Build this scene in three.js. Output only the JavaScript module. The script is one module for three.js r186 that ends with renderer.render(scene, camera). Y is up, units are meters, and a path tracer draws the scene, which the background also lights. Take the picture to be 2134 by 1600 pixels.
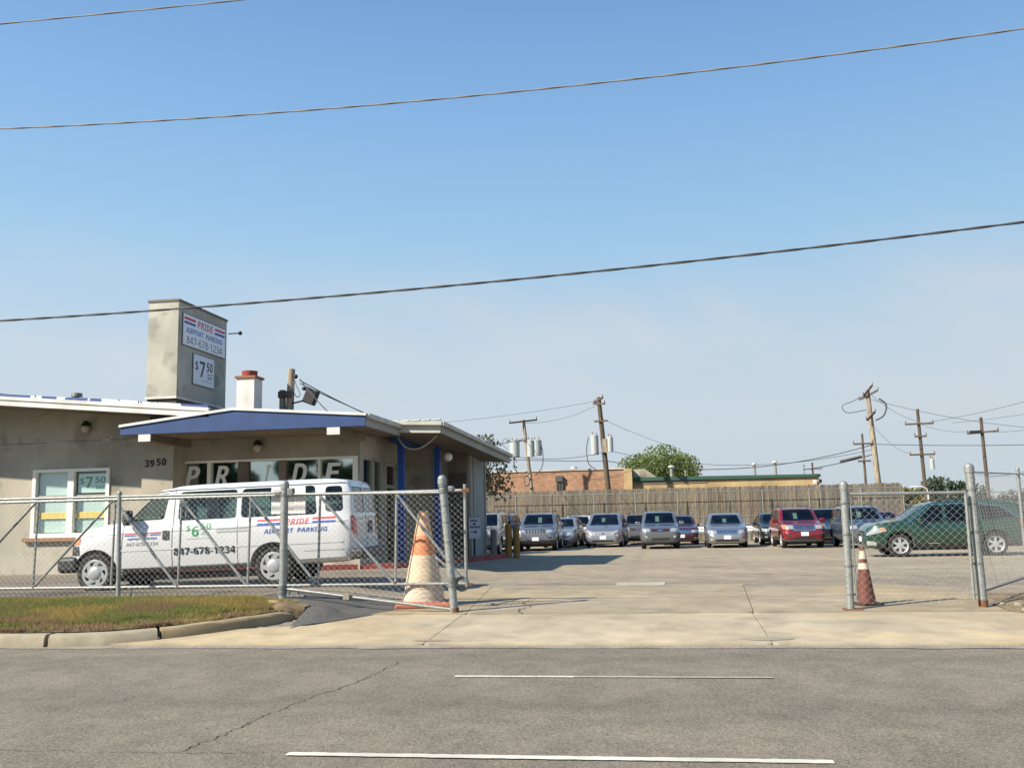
import * as THREE from 'three';
import { mergeGeometries, mergeVertices, toCreasedNormals } from 'three/addons/utils/BufferGeometryUtils.js';
import { RoundedBoxGeometry } from 'three/addons/geometries/RoundedBoxGeometry.js';
import { FontLoader } from 'three/addons/loaders/FontLoader.js';
import { TextGeometry } from 'three/addons/geometries/TextGeometry.js';
import { Brush, Evaluator, INTERSECTION, SUBTRACTION } from 'three-bvh-csg';

// ---------------------------------------------------------------- camera, sky, sun, exposure
const scene = new THREE.Scene();
const renderer = new THREE.WebGLRenderer({ antialias: true });
renderer.toneMapping = THREE.LinearToneMapping;
const EXPOSURE = 2.0;
renderer.toneMappingExposure = EXPOSURE;
renderer.shadowMap.enabled = true;
renderer.shadowMap.type = THREE.PCFSoftShadowMap;
const camera = new THREE.PerspectiveCamera(45.03, 1024 / 767, 0.1, 900);
const rad = (d) => d * Math.PI / 180;
camera.position.set(0, 1.6, 0);
camera.rotation.order = 'YXZ';
camera.rotation.set(rad(8.0), rad(8.8), -0.0225);
scene.add(camera);

const SUN = new THREE.Vector3(-1.0, 1.0, 0.8).normalize();
const sun = new THREE.DirectionalLight(new THREE.Color().setRGB(1.0, 0.92, 0.775), 4.4);
sun.position.copy(SUN).multiplyScalar(90).add(new THREE.Vector3(0, 0, -28));
sun.target.position.set(0, 0, -28);
sun.castShadow = true;
sun.shadow.mapSize.set(4096, 4096);
Object.assign(sun.shadow.camera, { left: -50, right: 50, top: 50, bottom: -50, near: 1, far: 220 });
sun.shadow.radius = 1.5;
scene.add(sun, sun.target);

// seeded random numbers and noise
let seed = 12345;
const rnd = () => { seed = (seed + 0x6D2B79F5) | 0; let t = Math.imul(seed ^ (seed >>> 15), 1 | seed); t = (t + Math.imul(t ^ (t >>> 7), 61 | t)) ^ t; return ((t ^ (t >>> 14)) >>> 0) / 4294967296; };
const rr = (a, b) => a + (b - a) * rnd();
const pick = (a) => a[Math.floor(rnd() * a.length)];
const clamp = (v, a = 0, b = 1) => Math.min(b, Math.max(a, v));
const lerp = (a, b, t) => a + (b - a) * t;
const sstep = (a, b, v) => { const t = clamp((v - a) / (b - a)); return t * t * (3 - 2 * t); };
const hash2 = (x, y, s) => { let h = Math.imul(x, 374761393) + Math.imul(y, 668265263) + Math.imul(s, 2147483647 % 99991); h = Math.imul(h ^ (h >>> 13), 1274126177); return ((h ^ (h >>> 16)) >>> 0) / 4294967296; };
function vnoise(x, y, s = 0, per = 0) {
  const xi = Math.floor(x), yi = Math.floor(y), fx = x - xi, fy = y - yi, u = fx * fx * (3 - 2 * fx), v = fy * fy * (3 - 2 * fy);
  const w = per ? (k) => ((k % per) + per) % per : (k) => k;
  const a = hash2(w(xi), w(yi), s), b = hash2(w(xi + 1), w(yi), s), c = hash2(w(xi), w(yi + 1), s), d = hash2(w(xi + 1), w(yi + 1), s);
  return lerp(lerp(a, b, u), lerp(c, d, u), v);
}
function fbm(x, y, s = 0, oct = 4, per = 0) { let f = 0, a = 0.5, n = 0; for (let i = 0; i < oct; i++) { f += a * vnoise(x, y, s + i * 17, per); n += a; x *= 2; y *= 2; per *= 2; a *= 0.5; } return f / n; }

// clear late-summer sky: blue overhead, pale haze low down, a little paler round the sun's side, thin cirrus
{
  const W = 1024, H = 512, data = new Float32Array(W * H * 4);
  const stops = [[-90, .16, .15, .13], [-3, .30, .29, .27], [0, .565, .645, .70], [5, .585, .67, .74], [10, .52, .65, .77], [16, .345, .57, .80], [24, .235, .445, .745], [34, .135, .295, .60], [50, .085, .22, .51], [90, .06, .17, .44]];
  const sunAz = Math.atan2(SUN.x, SUN.z);
  for (let j = 0; j < H; j++) {
    const el = ((j + 0.5) / H - 0.5) * 180;
    let k = 0; while (k < stops.length - 2 && el > stops[k + 1][0]) k++;
    const t = clamp((el - stops[k][0]) / (stops[k + 1][0] - stops[k][0]));
    for (let i = 0; i < W; i++) {
      const phi = ((i + 0.5) / W - 0.5) * 2 * Math.PI, x = Math.cos(phi) * Math.cos(rad(el)), z = Math.sin(phi) * Math.cos(rad(el)), y = Math.sin(rad(el));
      const c = x * SUN.x + y * SUN.y + z * SUN.z;
      const glow = 0.42 * Math.pow(clamp(0.5 + 0.5 * c), 2.2) + 0.5 * Math.pow(clamp(c), 14);
      const wisp = el > 2 && el < 40 ? Math.pow(fbm(phi * 9 + el * 0.12, el * 0.30 + phi * 2.2, 5, 5), 2.4) * sstep(3, 9, el) * (1 - sstep(9, 19, el)) * 0.80 : 0;
      for (let q = 0; q < 3; q++) {
        let v = lerp(stops[k][q + 1], stops[k + 1][q + 1], t);
        v = v + (el > -2 ? glow * (0.30 + 0.06 * q) * (0.5 + v * 0.6) : 0);
        v = lerp(v, 0.72, wisp);
        data[(j * W + i) * 4 + q] = v / EXPOSURE;
      }
      data[(j * W + i) * 4 + 3] = 1;
    }
  }
  const sky = new THREE.DataTexture(data, W, H, THREE.RGBAFormat, THREE.FloatType);
  sky.mapping = THREE.EquirectangularReflectionMapping; sky.magFilter = sky.minFilter = THREE.LinearFilter; sky.wrapS = THREE.RepeatWrapping; sky.needsUpdate = true;
  scene.background = sky; scene.environment = sky;
}

// ---------------------------------------------------------------- helpers
const taken = new Map();
const numbered = (name) => { const n = taken.get(name) ?? 0; taken.set(name, n + 1); return n ? `${name}_${String(n).padStart(3, '0')}` : name; };
function tag(o, label, category, group, kind) { o.userData.label = label; o.userData.category = category; if (group) o.userData.group = group; if (kind) o.userData.kind = kind; return o; }
function thing(name, label, category, pos = [0, 0, 0], group) {
  const g = new THREE.Group(); g.name = numbered(name); g.position.set(...pos); scene.add(g); return tag(g, label, category, group);
}
function shade(m) { m.castShadow = m.receiveShadow = true; return m; }
function part(parent, name, geo, mat) { const m = shade(new THREE.Mesh(geo, mat)); m.name = name; parent.add(m); return m; }
// a part whose geometry is given in world metres, under a thing (or a part of one) that has its own origin
function wpart(parent, name, geo, mat) { const p = parent.userData.origin ?? parent.position; geo.translate(-p.x, -p.y, -p.z); const m = part(parent, name, geo, mat); m.userData.origin = p; return m; }
function cleanOrigins() { scene.traverse((o) => { if (o.userData.origin) delete o.userData.origin; }); }
function single(name, geo, mat, label, category, group) { const m = shade(new THREE.Mesh(geo, mat)); m.name = numbered(name); scene.add(m); return tag(m, label, category, group); }
function struct(name, geo, mat, label) { const m = shade(new THREE.Mesh(geo, mat)); m.name = name; m.userData = { kind: 'structure', label, category: name.replace(/_/g, ' ') }; scene.add(m); return m; }
const flat = (g) => (g.index ? g.toNonIndexed() : g);
const merge = (list) => mergeGeometries(list.map((g) => { const f = flat(g); for (const k of Object.keys(f.attributes)) if (!['position', 'normal', 'uv'].includes(k)) f.deleteAttribute(k); if (!f.attributes.uv) f.setAttribute('uv', new THREE.Float32BufferAttribute(new Float32Array(f.attributes.position.count * 2), 2)); if (!f.attributes.normal) f.computeVertexNormals(); f.clearGroups(); return f; }));
// uv in metres by the way each face points
function metres(geo) {
  const g = flat(geo), p = g.attributes.position, uv = new Float32Array(p.count * 2), a = new THREE.Vector3(), b = new THREE.Vector3(), c = new THREE.Vector3(), n = new THREE.Vector3();
  for (let i = 0; i < p.count; i += 3) {
    a.fromBufferAttribute(p, i); b.fromBufferAttribute(p, i + 1); c.fromBufferAttribute(p, i + 2);
    n.copy(b).sub(a).cross(c.clone().sub(a));
    const x = Math.abs(n.x), y = Math.abs(n.y), z = Math.abs(n.z);
    [a, b, c].forEach((v, k) => { const q = y >= x && y >= z ? [v.x, v.z] : x >= z ? [v.z, v.y] : [v.x, v.y]; uv[(i + k) * 2] = q[0]; uv[(i + k) * 2 + 1] = q[1]; });
  }
  g.setAttribute('uv', new THREE.BufferAttribute(uv, 2)); return g;
}
function box(x0, x1, y0, y1, z0, z1) { return metres(new THREE.BoxGeometry(Math.abs(x1 - x0), Math.abs(y1 - y0), Math.abs(z1 - z0)).translate((x0 + x1) / 2, (y0 + y1) / 2, (z0 + z1) / 2)); }
const pbox = (x0, x1, y0, y1, z0, z1) => flat(new THREE.BoxGeometry(x1 - x0, y1 - y0, Math.abs(z1 - z0)).translate((x0 + x1) / 2, (y0 + y1) / 2, (z0 + z1) / 2));
function rbox(x0, x1, y0, y1, z0, z1, r = 0.02, s = 2) { return flat(new RoundedBoxGeometry(Math.abs(x1 - x0), Math.abs(y1 - y0), Math.abs(z1 - z0), s, r).translate((x0 + x1) / 2, (y0 + y1) / 2, (z0 + z1) / 2)); }
const V = (x, y, z) => new THREE.Vector3(x, y, z);
const A = (p) => (Array.isArray(p) ? V(...p) : p);
function rod(p, q, r0, r1 = r0, sides = 10) {
  p = A(p); q = A(q); const d = q.clone().sub(p), g = new THREE.CylinderGeometry(r1, r0, d.length(), sides, 1);
  g.applyQuaternion(new THREE.Quaternion().setFromUnitVectors(V(0, 1, 0), d.clone().normalize())); const m = p.clone().add(q).multiplyScalar(0.5); g.translate(m.x, m.y, m.z); return flat(g);
}
function tube(points, r, seg = 24, sides = 6) { return flat(new THREE.TubeGeometry(new THREE.CatmullRomCurve3(points.map(A)), seg, r, sides)); }
function cable(p, q, sag, r, seg = 24, sides = 5) { p = A(p); q = A(q); const pts = []; for (let i = 0; i <= seg; i++) { const t = i / seg, v = p.clone().lerp(q, t); v.y -= sag * 4 * t * (1 - t); pts.push(v); } return tube(pts, r, seg, sides); }
function poly(pts, holes = []) { const s = new THREE.Shape(pts.map((p) => new THREE.Vector2(...p))); for (const h of holes) s.holes.push(new THREE.Path(h.map((p) => new THREE.Vector2(...p)))); return s; }
function roundPoly(pts, r) {   // polygon with rounded corners
  const s = new THREE.Shape(), n = pts.length;
  for (let i = 0; i < n; i++) {
    const p = new THREE.Vector2(...pts[i]), a = new THREE.Vector2(...pts[(i + n - 1) % n]), b = new THREE.Vector2(...pts[(i + 1) % n]);
    const rad0 = Math.min(Array.isArray(r) ? r[i] : r, p.distanceTo(a) * 0.45, p.distanceTo(b) * 0.45);
    const p0 = p.clone().add(a.sub(p).setLength(rad0)), p1 = p.clone().add(b.sub(p).setLength(rad0));
    if (i === 0) s.moveTo(p0.x, p0.y); else s.lineTo(p0.x, p0.y);
    s.quadraticCurveTo(p.x, p.y, p1.x, p1.y);
  }
  s.closePath(); return s;
}
function slab(shape, z0, z1, seg = 6) { return metres(new THREE.ExtrudeGeometry(shape, { depth: z1 - z0, bevelEnabled: false, curveSegments: seg }).translate(0, 0, z0)); }
const rect = (x0, x1, y0, y1) => [[x0, y0], [x1, y0], [x1, y1], [x0, y1]];
// solid prism over a quadrilateral given by four upper corners, of a vertical thickness
function deck(c, t) {
  const p = c.map(A), q = p.map((v) => v.clone().setY(v.y - t)), f = [], quad = (a, b, d, e) => f.push(a, b, d, a, d, e);
  quad(p[0], p[1], p[2], p[3]); quad(q[3], q[2], q[1], q[0]);
  for (let i = 0; i < 4; i++) { const j = (i + 1) % 4; quad(p[j], p[i], q[i], q[j]); }
  const g = new THREE.BufferGeometry().setFromPoints(f); g.computeVertexNormals(); return metres(g);
}
// smooth curve through points without overshoot
function curve(pts) {
  const n = pts.length, d = [], m = [];
  for (let i = 0; i < n - 1; i++) d.push((pts[i + 1][1] - pts[i][1]) / (pts[i + 1][0] - pts[i][0]));
  for (let i = 0; i < n; i++) m.push(i === 0 ? d[0] : i === n - 1 ? d[n - 2] : d[i - 1] * d[i] <= 0 ? 0 : 2 * d[i - 1] * d[i] / (d[i - 1] + d[i]));
  return (x) => {
    if (x <= pts[0][0]) return pts[0][1]; if (x >= pts[n - 1][0]) return pts[n - 1][1];
    let i = 0; while (x > pts[i + 1][0]) i++;
    const h = pts[i + 1][0] - pts[i][0], t = (x - pts[i][0]) / h, t2 = t * t, t3 = t2 * t;
    return (2 * t3 - 3 * t2 + 1) * pts[i][1] + (t3 - 2 * t2 + t) * h * m[i] + (3 * t2 - 2 * t3) * pts[i + 1][1] + (t3 - t2) * h * m[i + 1];
  };
}
const linear = (pts) => (x) => { if (x <= pts[0][0]) return pts[0][1]; for (let i = 0; i < pts.length - 1; i++) if (x <= pts[i + 1][0]) return lerp(pts[i][1], pts[i + 1][1], (x - pts[i][0]) / (pts[i + 1][0] - pts[i][0])); return pts[pts.length - 1][1]; };

// ---------------------------------------------------------------- textures and materials
function dataTex(N, fn, srgb = true, rep = 1) {
  const d = new Uint8Array(N * N * 4);
  for (let j = 0; j < N; j++) for (let i = 0; i < N; i++) { const c = fn(i / N, j / N, i, j); const k = (j * N + i) * 4; d[k] = clamp(c[0], 0, 255); d[k + 1] = clamp(c[1], 0, 255); d[k + 2] = clamp(c[2], 0, 255); d[k + 3] = 255; }
  const t = new THREE.DataTexture(d, N, N, THREE.RGBAFormat); t.wrapS = t.wrapT = THREE.RepeatWrapping; t.magFilter = THREE.LinearFilter; t.minFilter = THREE.LinearMipmapLinearFilter; t.generateMipmaps = true;
  if (srgb) t.colorSpace = THREE.SRGBColorSpace; t.repeat.set(rep, rep); t.needsUpdate = true; return t;
}
const grey = (v) => [v, v, v];
const std = (o) => new THREE.MeshStandardMaterial(o);
const phy = (o) => new THREE.MeshPhysicalMaterial(o);
const lin = (r, g, b) => new THREE.Color().setRGB(r, g, b);
// multiplying maps: mean near white, so that the material's colour stays the real base colour
const speckle = dataTex(1024, (u, v, i, j) => { const c = fbm(u * 12, v * 12, 3, 4, 12), f = hash2(i, j, 9), f2 = hash2(i >> 1, j >> 1, 4), f3 = vnoise(u * 220, v * 220, 8, 220); const k = 205 + (c - .5) * 50 + (f - .5) * 60 + (f2 - .5) * 84 + (f3 - .5) * 60; return [k * 1.005, k, k * 0.99]; }, true, 1 / 3.1);
const speckleBump = dataTex(512, (u, v, i, j) => grey(120 + hash2(i, j, 2) * 70 + vnoise(u * 128, v * 128, 6, 128) * 60), false, 1 / 1.7);
const concreteMap = dataTex(1024, (u, v, i, j) => { const c = fbm(u * 5, v * 5, 13, 6, 5), s = fbm(u * 22, v * 22, 31, 3, 22), f = hash2(i, j, 1); const st = sstep(.60, .74, fbm(u * 9, v * 9, 77, 4, 9)) * 12, pit = hash2(i >> 1, j >> 1, 5) > .992 ? 40 : 0; const k = 214 + (c - .5) * 58 + (s - .5) * 26 + (f - .5) * 22 - st - pit; return [k, k * .992, k * .975]; }, true, 1 / 4.3);
const stuccoMap = dataTex(1024, (u, v, i, j) => { const c = fbm(u * 4, v * 4, 23, 6, 4), dr = fbm(u * 16, v * 4, 41, 4, 4), f = hash2(i, j, 71), blot = sstep(.58, .72, fbm(u * 7, v * 7, 91, 4, 7)); const k = 212 + (c - .5) * 58 + (dr - .5) * 16 + (f - .5) * 26 - blot * 24; return [k, k * .99, k * .97]; }, true, 1 / 3.7);
const stuccoBump = dataTex(512, (u, v, i, j) => grey(110 + fbm(u * 60, v * 60, 3, 3, 60) * 90 + hash2(i, j, 3) * 30), false, 1 / 0.9);
const metalMap = dataTex(512, (u, v, i, j) => { const k = 214 + (fbm(u * 24, v * 24, 9, 4, 24) - .5) * 70 + (hash2(i >> 2, j >> 2, 5) - .5) * 16; return [k, k, k * .99]; }, true, 1 / 0.6);
const woodMap = dataTex(512, (u, v, i, j) => { const g = fbm(u * 50, v * 3, 15, 4, 0) * .7 + fbm(u * 8, v * 2, 3, 3) * .5; const k = 168 + (g - .55) * 150 + (hash2(i, j, 6) - .5) * 18; return [k * 1.02, k, k * .96]; }, true, 1);
const paintWear = dataTex(512, (u, v) => { const k = 216 + (fbm(u * 7, v * 7, 51, 5, 7) - .5) * 50; return grey(k); }, true, 1 / 2.2);
const M = {
  asphalt: std({ color: lin(.288, .252, .194), map: speckle, bumpMap: speckleBump, bumpScale: .004, roughness: .94, vertexColors: true }),
  lot: std({ color: lin(.43, .36, .255), map: speckle, bumpMap: speckleBump, bumpScale: .003, roughness: .94, vertexColors: true }),
  patch: std({ color: lin(.135, .130, .122), map: speckle, bumpMap: speckleBump, bumpScale: .006, roughness: .95 }),
  concrete: std({ vertexColors: true, color: lin(.565, .48, .345), map: concreteMap, bumpMap: speckleBump, bumpScale: .002, roughness: .92 }),
  concreteGrey: std({ vertexColors: true, color: lin(.445, .375, .265), map: concreteMap, bumpMap: speckleBump, bumpScale: .002, roughness: .92 }),
  kerb: std({ color: lin(.46, .41, .30), map: concreteMap, bumpMap: speckleBump, bumpScale: .003, roughness: .92 }),
  kerbTan: std({ color: lin(.46, .36, .21), map: concreteMap, bumpMap: speckleBump, bumpScale: .003, roughness: .92 }),
  paintLine: std({ color: lin(.80, .76, .66), map: paintWear, roughness: .8 }),
  paintWorn: std({ color: lin(.55, .51, .44), map: paintWear, roughness: .85 }),
  crack: std({ color: lin(.095, .085, .072), roughness: 1 }),
  soil: std({ color: lin(.23, .165, .095), map: speckle, roughness: 1, bumpMap: speckleBump, bumpScale: .02 }),
  stucco: std({ color: lin(.545, .51, .435), map: stuccoMap, bumpMap: stuccoBump, bumpScale: .006, roughness: .95 }),
  stuccoGrey: std({ color: lin(.51, .47, .395), map: stuccoMap, bumpMap: stuccoBump, bumpScale: .006, roughness: .95 }),
  towerStucco: std({ color: lin(.60, .59, .52), map: stuccoMap, bumpMap: stuccoBump, bumpScale: .006, roughness: .95 }),
  taupe: std({ color: lin(.27, .225, .175), map: stuccoMap, roughness: .9 }),
  sidingGrey: std({ color: lin(.36, .40, .41), map: stuccoMap, roughness: .8 }),
  white: std({ color: lin(.86, .84, .79), map: paintWear, roughness: .6 }),
  trim: std({ color: lin(.62, .60, .53), map: paintWear, roughness: .6 }),
  trimGrey: std({ color: lin(.40, .39, .36), map: paintWear, roughness: .6 }),
  blue: std({ color: lin(.022, .068, .215), map: paintWear, roughness: .55 }),
  bluePost: std({ color: lin(.012, .085, .42), map: paintWear, roughness: .5 }),
  redPaint: std({ color: lin(.38, .07, .055), map: paintWear, roughness: .8 }),
  galv: std({ color: lin(.41, .425, .415), map: metalMap, metalness: .45, roughness: .52 }),
  galvDark: std({ color: lin(.26, .27, .265), map: metalMap, metalness: .45, roughness: .55 }),
  wire: std({ color: lin(.44, .45, .425), metalness: .35, roughness: .5 }),
  wireFar: std({ color: lin(.36, .35, .31), metalness: .3, roughness: .6 }),
  rust: std({ color: lin(.22, .10, .045), map: metalMap, roughness: .9 }),
  black: std({ color: lin(.018, .018, .019), roughness: .6 }),
  rubber: std({ color: lin(.022, .021, .020), map: metalMap, roughness: .85 }),
  plastic: std({ color: lin(.028, .029, .031), roughness: .55 }),
  greyPlastic: std({ color: lin(.075, .077, .08), roughness: .6 }),
  chrome: std({ color: lin(.72, .73, .74), metalness: 1, roughness: .16 }),
  alloy: std({ color: lin(.47, .48, .49), metalness: .45, roughness: .34 }),
  lens: phy({ color: lin(.46, .47, .47), roughness: .12, metalness: .5, clearcoat: 1, clearcoatRoughness: .03 }),
  amber: phy({ color: lin(.72, .20, .03), roughness: .2, clearcoat: 1 }),
  redLens: phy({ color: lin(.42, .012, .012), roughness: .15, clearcoat: 1 }),
  carGlass: phy({ color: lin(.34, .41, .385), transmission: 1, thickness: 0, roughness: .015, ior: 1.52 }),
  clearGlass: phy({ color: lin(.90, .95, .94), transmission: 1, thickness: 0, roughness: .02, ior: 1.5 }),
  darkGlass: phy({ color: lin(.11, .125, .12), transmission: 1, thickness: 0, roughness: .015, ior: 1.52 }),
  lining: std({ color: lin(.07, .07, .068), roughness: .9 }),
  seat: std({ color: lin(.10, .10, .097), roughness: .95 }),
  paleLining: std({ color: lin(.40, .41, .39), roughness: .9 }),
  paleSeat: std({ color: lin(.26, .265, .255), roughness: .95 }),
  vanGlass: phy({ color: lin(.58, .68, .64), transmission: 1, thickness: 0, roughness: .015, ior: 1.52 }),
  plate: std({ color: lin(.72, .73, .74), roughness: .4 }),
  tagCard: std({ color: lin(.62, .76, .69), roughness: .7 }),
  mirrorGlass: std({ color: lin(.45, .505, .45), metalness: 1, roughness: .035 }),
  frame: std({ color: lin(.80, .77, .68), roughness: .5 }),
  frameBronze: std({ color: lin(.33, .31, .265), roughness: .5 }),
  blind: std({ color: lin(.68, .73, .715), roughness: .9 }),
  sillBrown: std({ color: lin(.26, .15, .09), roughness: .9 }),
  poleWood: std({ color: lin(.21, .165, .125), map: woodMap, roughness: .95 }),
  poleWoodPale: std({ color: lin(.62, .53, .42), map: woodMap, roughness: .95 }),
  cableDark: std({ color: lin(.05, .05, .052), roughness: .7 }),
  cableGrey: std({ color: lin(.20, .195, .19), roughness: .7 }),
  transformer: std({ color: lin(.38, .41, .40), metalness: .1, roughness: .5 }),
  porcelain: std({ color: lin(.20, .12, .09), roughness: .3 }),
  brick: std({ color: lin(.60, .345, .215), map: dataTex(512, (u, v, i, j) => { const row = Math.floor(j / 8), k = 200 + (hash2(Math.floor((i + (row % 2) * 12) / 24), row, 3) - .5) * 34 + (fbm(u * 5, v * 5, 8, 4, 5) - .5) * 24, m = j % 8 < 1 ? .9 : 1; return [k * m, k * m, k * m]; }, true, 1 / 5), roughness: .95 }),
  tanWall: std({ color: lin(.62, .46, .25), map: stuccoMap, roughness: .95 }),
  greenTrim: std({ color: lin(.03, .085, .06), roughness: .7 }),
  screen: std({ color: lin(.20, .25, .215), map: paintWear, roughness: .95 }),
  yellowPaint: std({ color: lin(.48, .25, .055), map: paintWear, roughness: .75 }),
  greyPaint: std({ color: lin(.30, .29, .265), map: paintWear, roughness: .75 }),
  stone: std({ color: lin(.42, .37, .28), map: concreteMap, roughness: .95 }),
  bark: std({ color: lin(.10, .075, .055), map: woodMap, roughness: 1 }),
};
const leaf = (r, g, b) => phy({ color: lin(r, g, b), roughness: .95, transmission: .35, thickness: 0 });
function canvasTex(w, h, draw) { const c = document.createElement('canvas'); c.width = w; c.height = h; const x = c.getContext('2d'); x.clearRect(0, 0, w, h); draw(x, w, h); const t = new THREE.CanvasTexture(c); t.colorSpace = THREE.SRGBColorSpace; t.anisotropy = 8; return t; }
const font = await new FontLoader().loadAsync('fonts/droid/droid_sans_bold.typeface.json');

// ---------------------------------------------------------------- ground
const gRight = linear([[11.45, .0], [14.4, .12], [18, .13], [30, .05], [42, -.1], [48, -.16], [58, -.3], [80, -.5]]);
const gLeft = linear([[11.45, .02], [11.8, .15], [14.4, .35], [16, .345], [19, .335], [22, .27], [26, .22], [34, .10], [42, -.1], [48, -.16], [58, -.3], [80, -.5]]);
const kerbFront = linear([[-40, -11.38], [-9, -11.38], [-7.9, -11.45], [-7.1, -11.66], [-6.5, -12.1], [-5.95, -12.8], [-5.5, -13.65], [-5.2, -14.4], [-4, -16.5]]);
const ground = (x, z) => lerp(gRight(-z), gLeft(-z), Math.min(1 - sstep(-6.2, -4.1, x), sstep(.12, .75, kerbFront(x) - z)));
// a sheet between two side lines, following a height, with vertex colours and a skirt
function sheet(xl, xr, z0, z1, nx, nz, yf, tint, drop = 0) {
  const P = [], C = [], idx = [], L = typeof xl === 'function' ? xl : () => xl, R = typeof xr === 'function' ? xr : () => xr;
  for (let j = 0; j <= nz; j++) for (let i = 0; i <= nx; i++) { const z = lerp(z0, z1, j / nz), x = lerp(L(z), R(z), i / nx); P.push(x, yf(x, z), z); C.push(...(tint ? tint(x, z) : [1, 1, 1])); }
  for (let j = 0; j < nz; j++) for (let i = 0; i < nx; i++) { const a = j * (nx + 1) + i, b = a + 1, c = a + nx + 1, d = c + 1; if (z1 > z0) idx.push(a, c, b, b, c, d); else idx.push(a, b, c, b, d, c); }
  if (drop) {
    const ring = []; for (let i = 0; i <= nx; i++) ring.push(i); for (let j = 1; j <= nz; j++) ring.push(j * (nx + 1) + nx); for (let i = nx - 1; i >= 0; i--) ring.push(nz * (nx + 1) + i); for (let j = nz - 1; j >= 1; j--) ring.push(j * (nx + 1));
    const base = P.length / 3; for (const k of ring) { P.push(P[k * 3], P[k * 3 + 1], P[k * 3 + 2]); C.push(C[k * 3], C[k * 3 + 1], C[k * 3 + 2]); } const low = P.length / 3;
    for (const k of ring) { P.push(P[k * 3], P[k * 3 + 1] - drop, P[k * 3 + 2]); C.push(C[k * 3], C[k * 3 + 1], C[k * 3 + 2]); }
    for (let k = 0; k < ring.length; k++) { const m = (k + 1) % ring.length; if (z1 > z0) idx.push(base + k, base + m, low + k, base + m, low + m, low + k); else idx.push(base + k, low + k, base + m, base + m, low + k, low + m); }
  }
  const g = new THREE.BufferGeometry(); g.setAttribute('position', new THREE.Float32BufferAttribute(P, 3)); if (tint) g.setAttribute('color', new THREE.Float32BufferAttribute(C, 3));
  g.setIndex(idx); g.computeVertexNormals();
  const uv = []; for (let k = 0; k < P.length / 3; k++) uv.push(P[k * 3] , P[k * 3 + 2] + (drop ? P[k * 3 + 1] : 0)); g.setAttribute('uv', new THREE.Float32BufferAttribute(uv, 2)); return g;
}
const wearRoad = (x, z) => { const n = fbm(x * .35 + 40, z * 1.3 + 40, 3, 4), s = fbm(x * .12 + 9, z * 2.6, 8, 3), k = .90 + (n - .5) * .15 + (s - .5) * .20 - .07 * Math.exp(-(((z + 8.1) / .5) ** 2)) - .05 * Math.exp(-(((z + 10.4) / .35) ** 2)); return [k, k * .99, k * .985]; };
struct('road', sheet(-70, 70, 9, -11.5, 420, 60, (x, z) => 0.0015 * Math.sin(x * .9 + z), wearRoad), M.asphalt, 'worn grey asphalt road across the front');
const dustyEdge = (x, z) => { const n = fbm(x * .6 + 4, z * 2 + 9, 19, 4); return [1 + n * .35, 1 + n * .32, 1 + n * .26]; };
const ragged = (x0, x1, zA, zB, amp, y) => { const a = [], b = [], n = 500; for (let i = 0; i <= n; i++) { const x = lerp(x0, x1, i / n); a.push([x, -(zA + amp * (fbm(x * 1.7, 2, 3, 5) - .5) * 2)]); b.push([x, -(zB + amp * .4 * (fbm(x * 3, 7, 5, 4) - .5))]); } const g = new THREE.ShapeGeometry(poly([...a, ...b.reverse()])); g.rotateX(-Math.PI / 2); g.translate(0, y, 0); return metres(g); };
struct('gutter', ragged(-30, 30, -11.32, -11.6, .09, .006), std({ color: lin(.385, .345, .275), map: speckle, roughness: .95 }), 'dusty pale asphalt strip along the road edge');
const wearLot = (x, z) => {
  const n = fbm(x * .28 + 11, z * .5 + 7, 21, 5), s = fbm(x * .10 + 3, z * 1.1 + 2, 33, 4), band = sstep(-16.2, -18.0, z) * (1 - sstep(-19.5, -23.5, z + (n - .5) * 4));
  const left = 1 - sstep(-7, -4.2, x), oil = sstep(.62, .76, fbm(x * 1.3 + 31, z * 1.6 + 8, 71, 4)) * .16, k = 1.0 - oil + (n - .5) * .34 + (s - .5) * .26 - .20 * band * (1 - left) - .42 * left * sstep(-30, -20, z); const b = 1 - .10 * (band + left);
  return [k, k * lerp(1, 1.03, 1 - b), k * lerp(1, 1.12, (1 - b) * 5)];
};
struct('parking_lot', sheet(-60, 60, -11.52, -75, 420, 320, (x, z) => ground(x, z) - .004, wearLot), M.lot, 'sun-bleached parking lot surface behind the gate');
struct('ground', sheet(-400, 400, -60, -480, 40, 40, () => -.75), std({ color: lin(.12, .13, .07), roughness: 1 }), 'flat land beyond the lot');
struct('verge', sheet(-120, 120, 120, 8.9, 30, 20, () => -.02), std({ color: lin(.09, .12, .035), roughness: 1 }), 'grass verge on the near side of the road');

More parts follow.
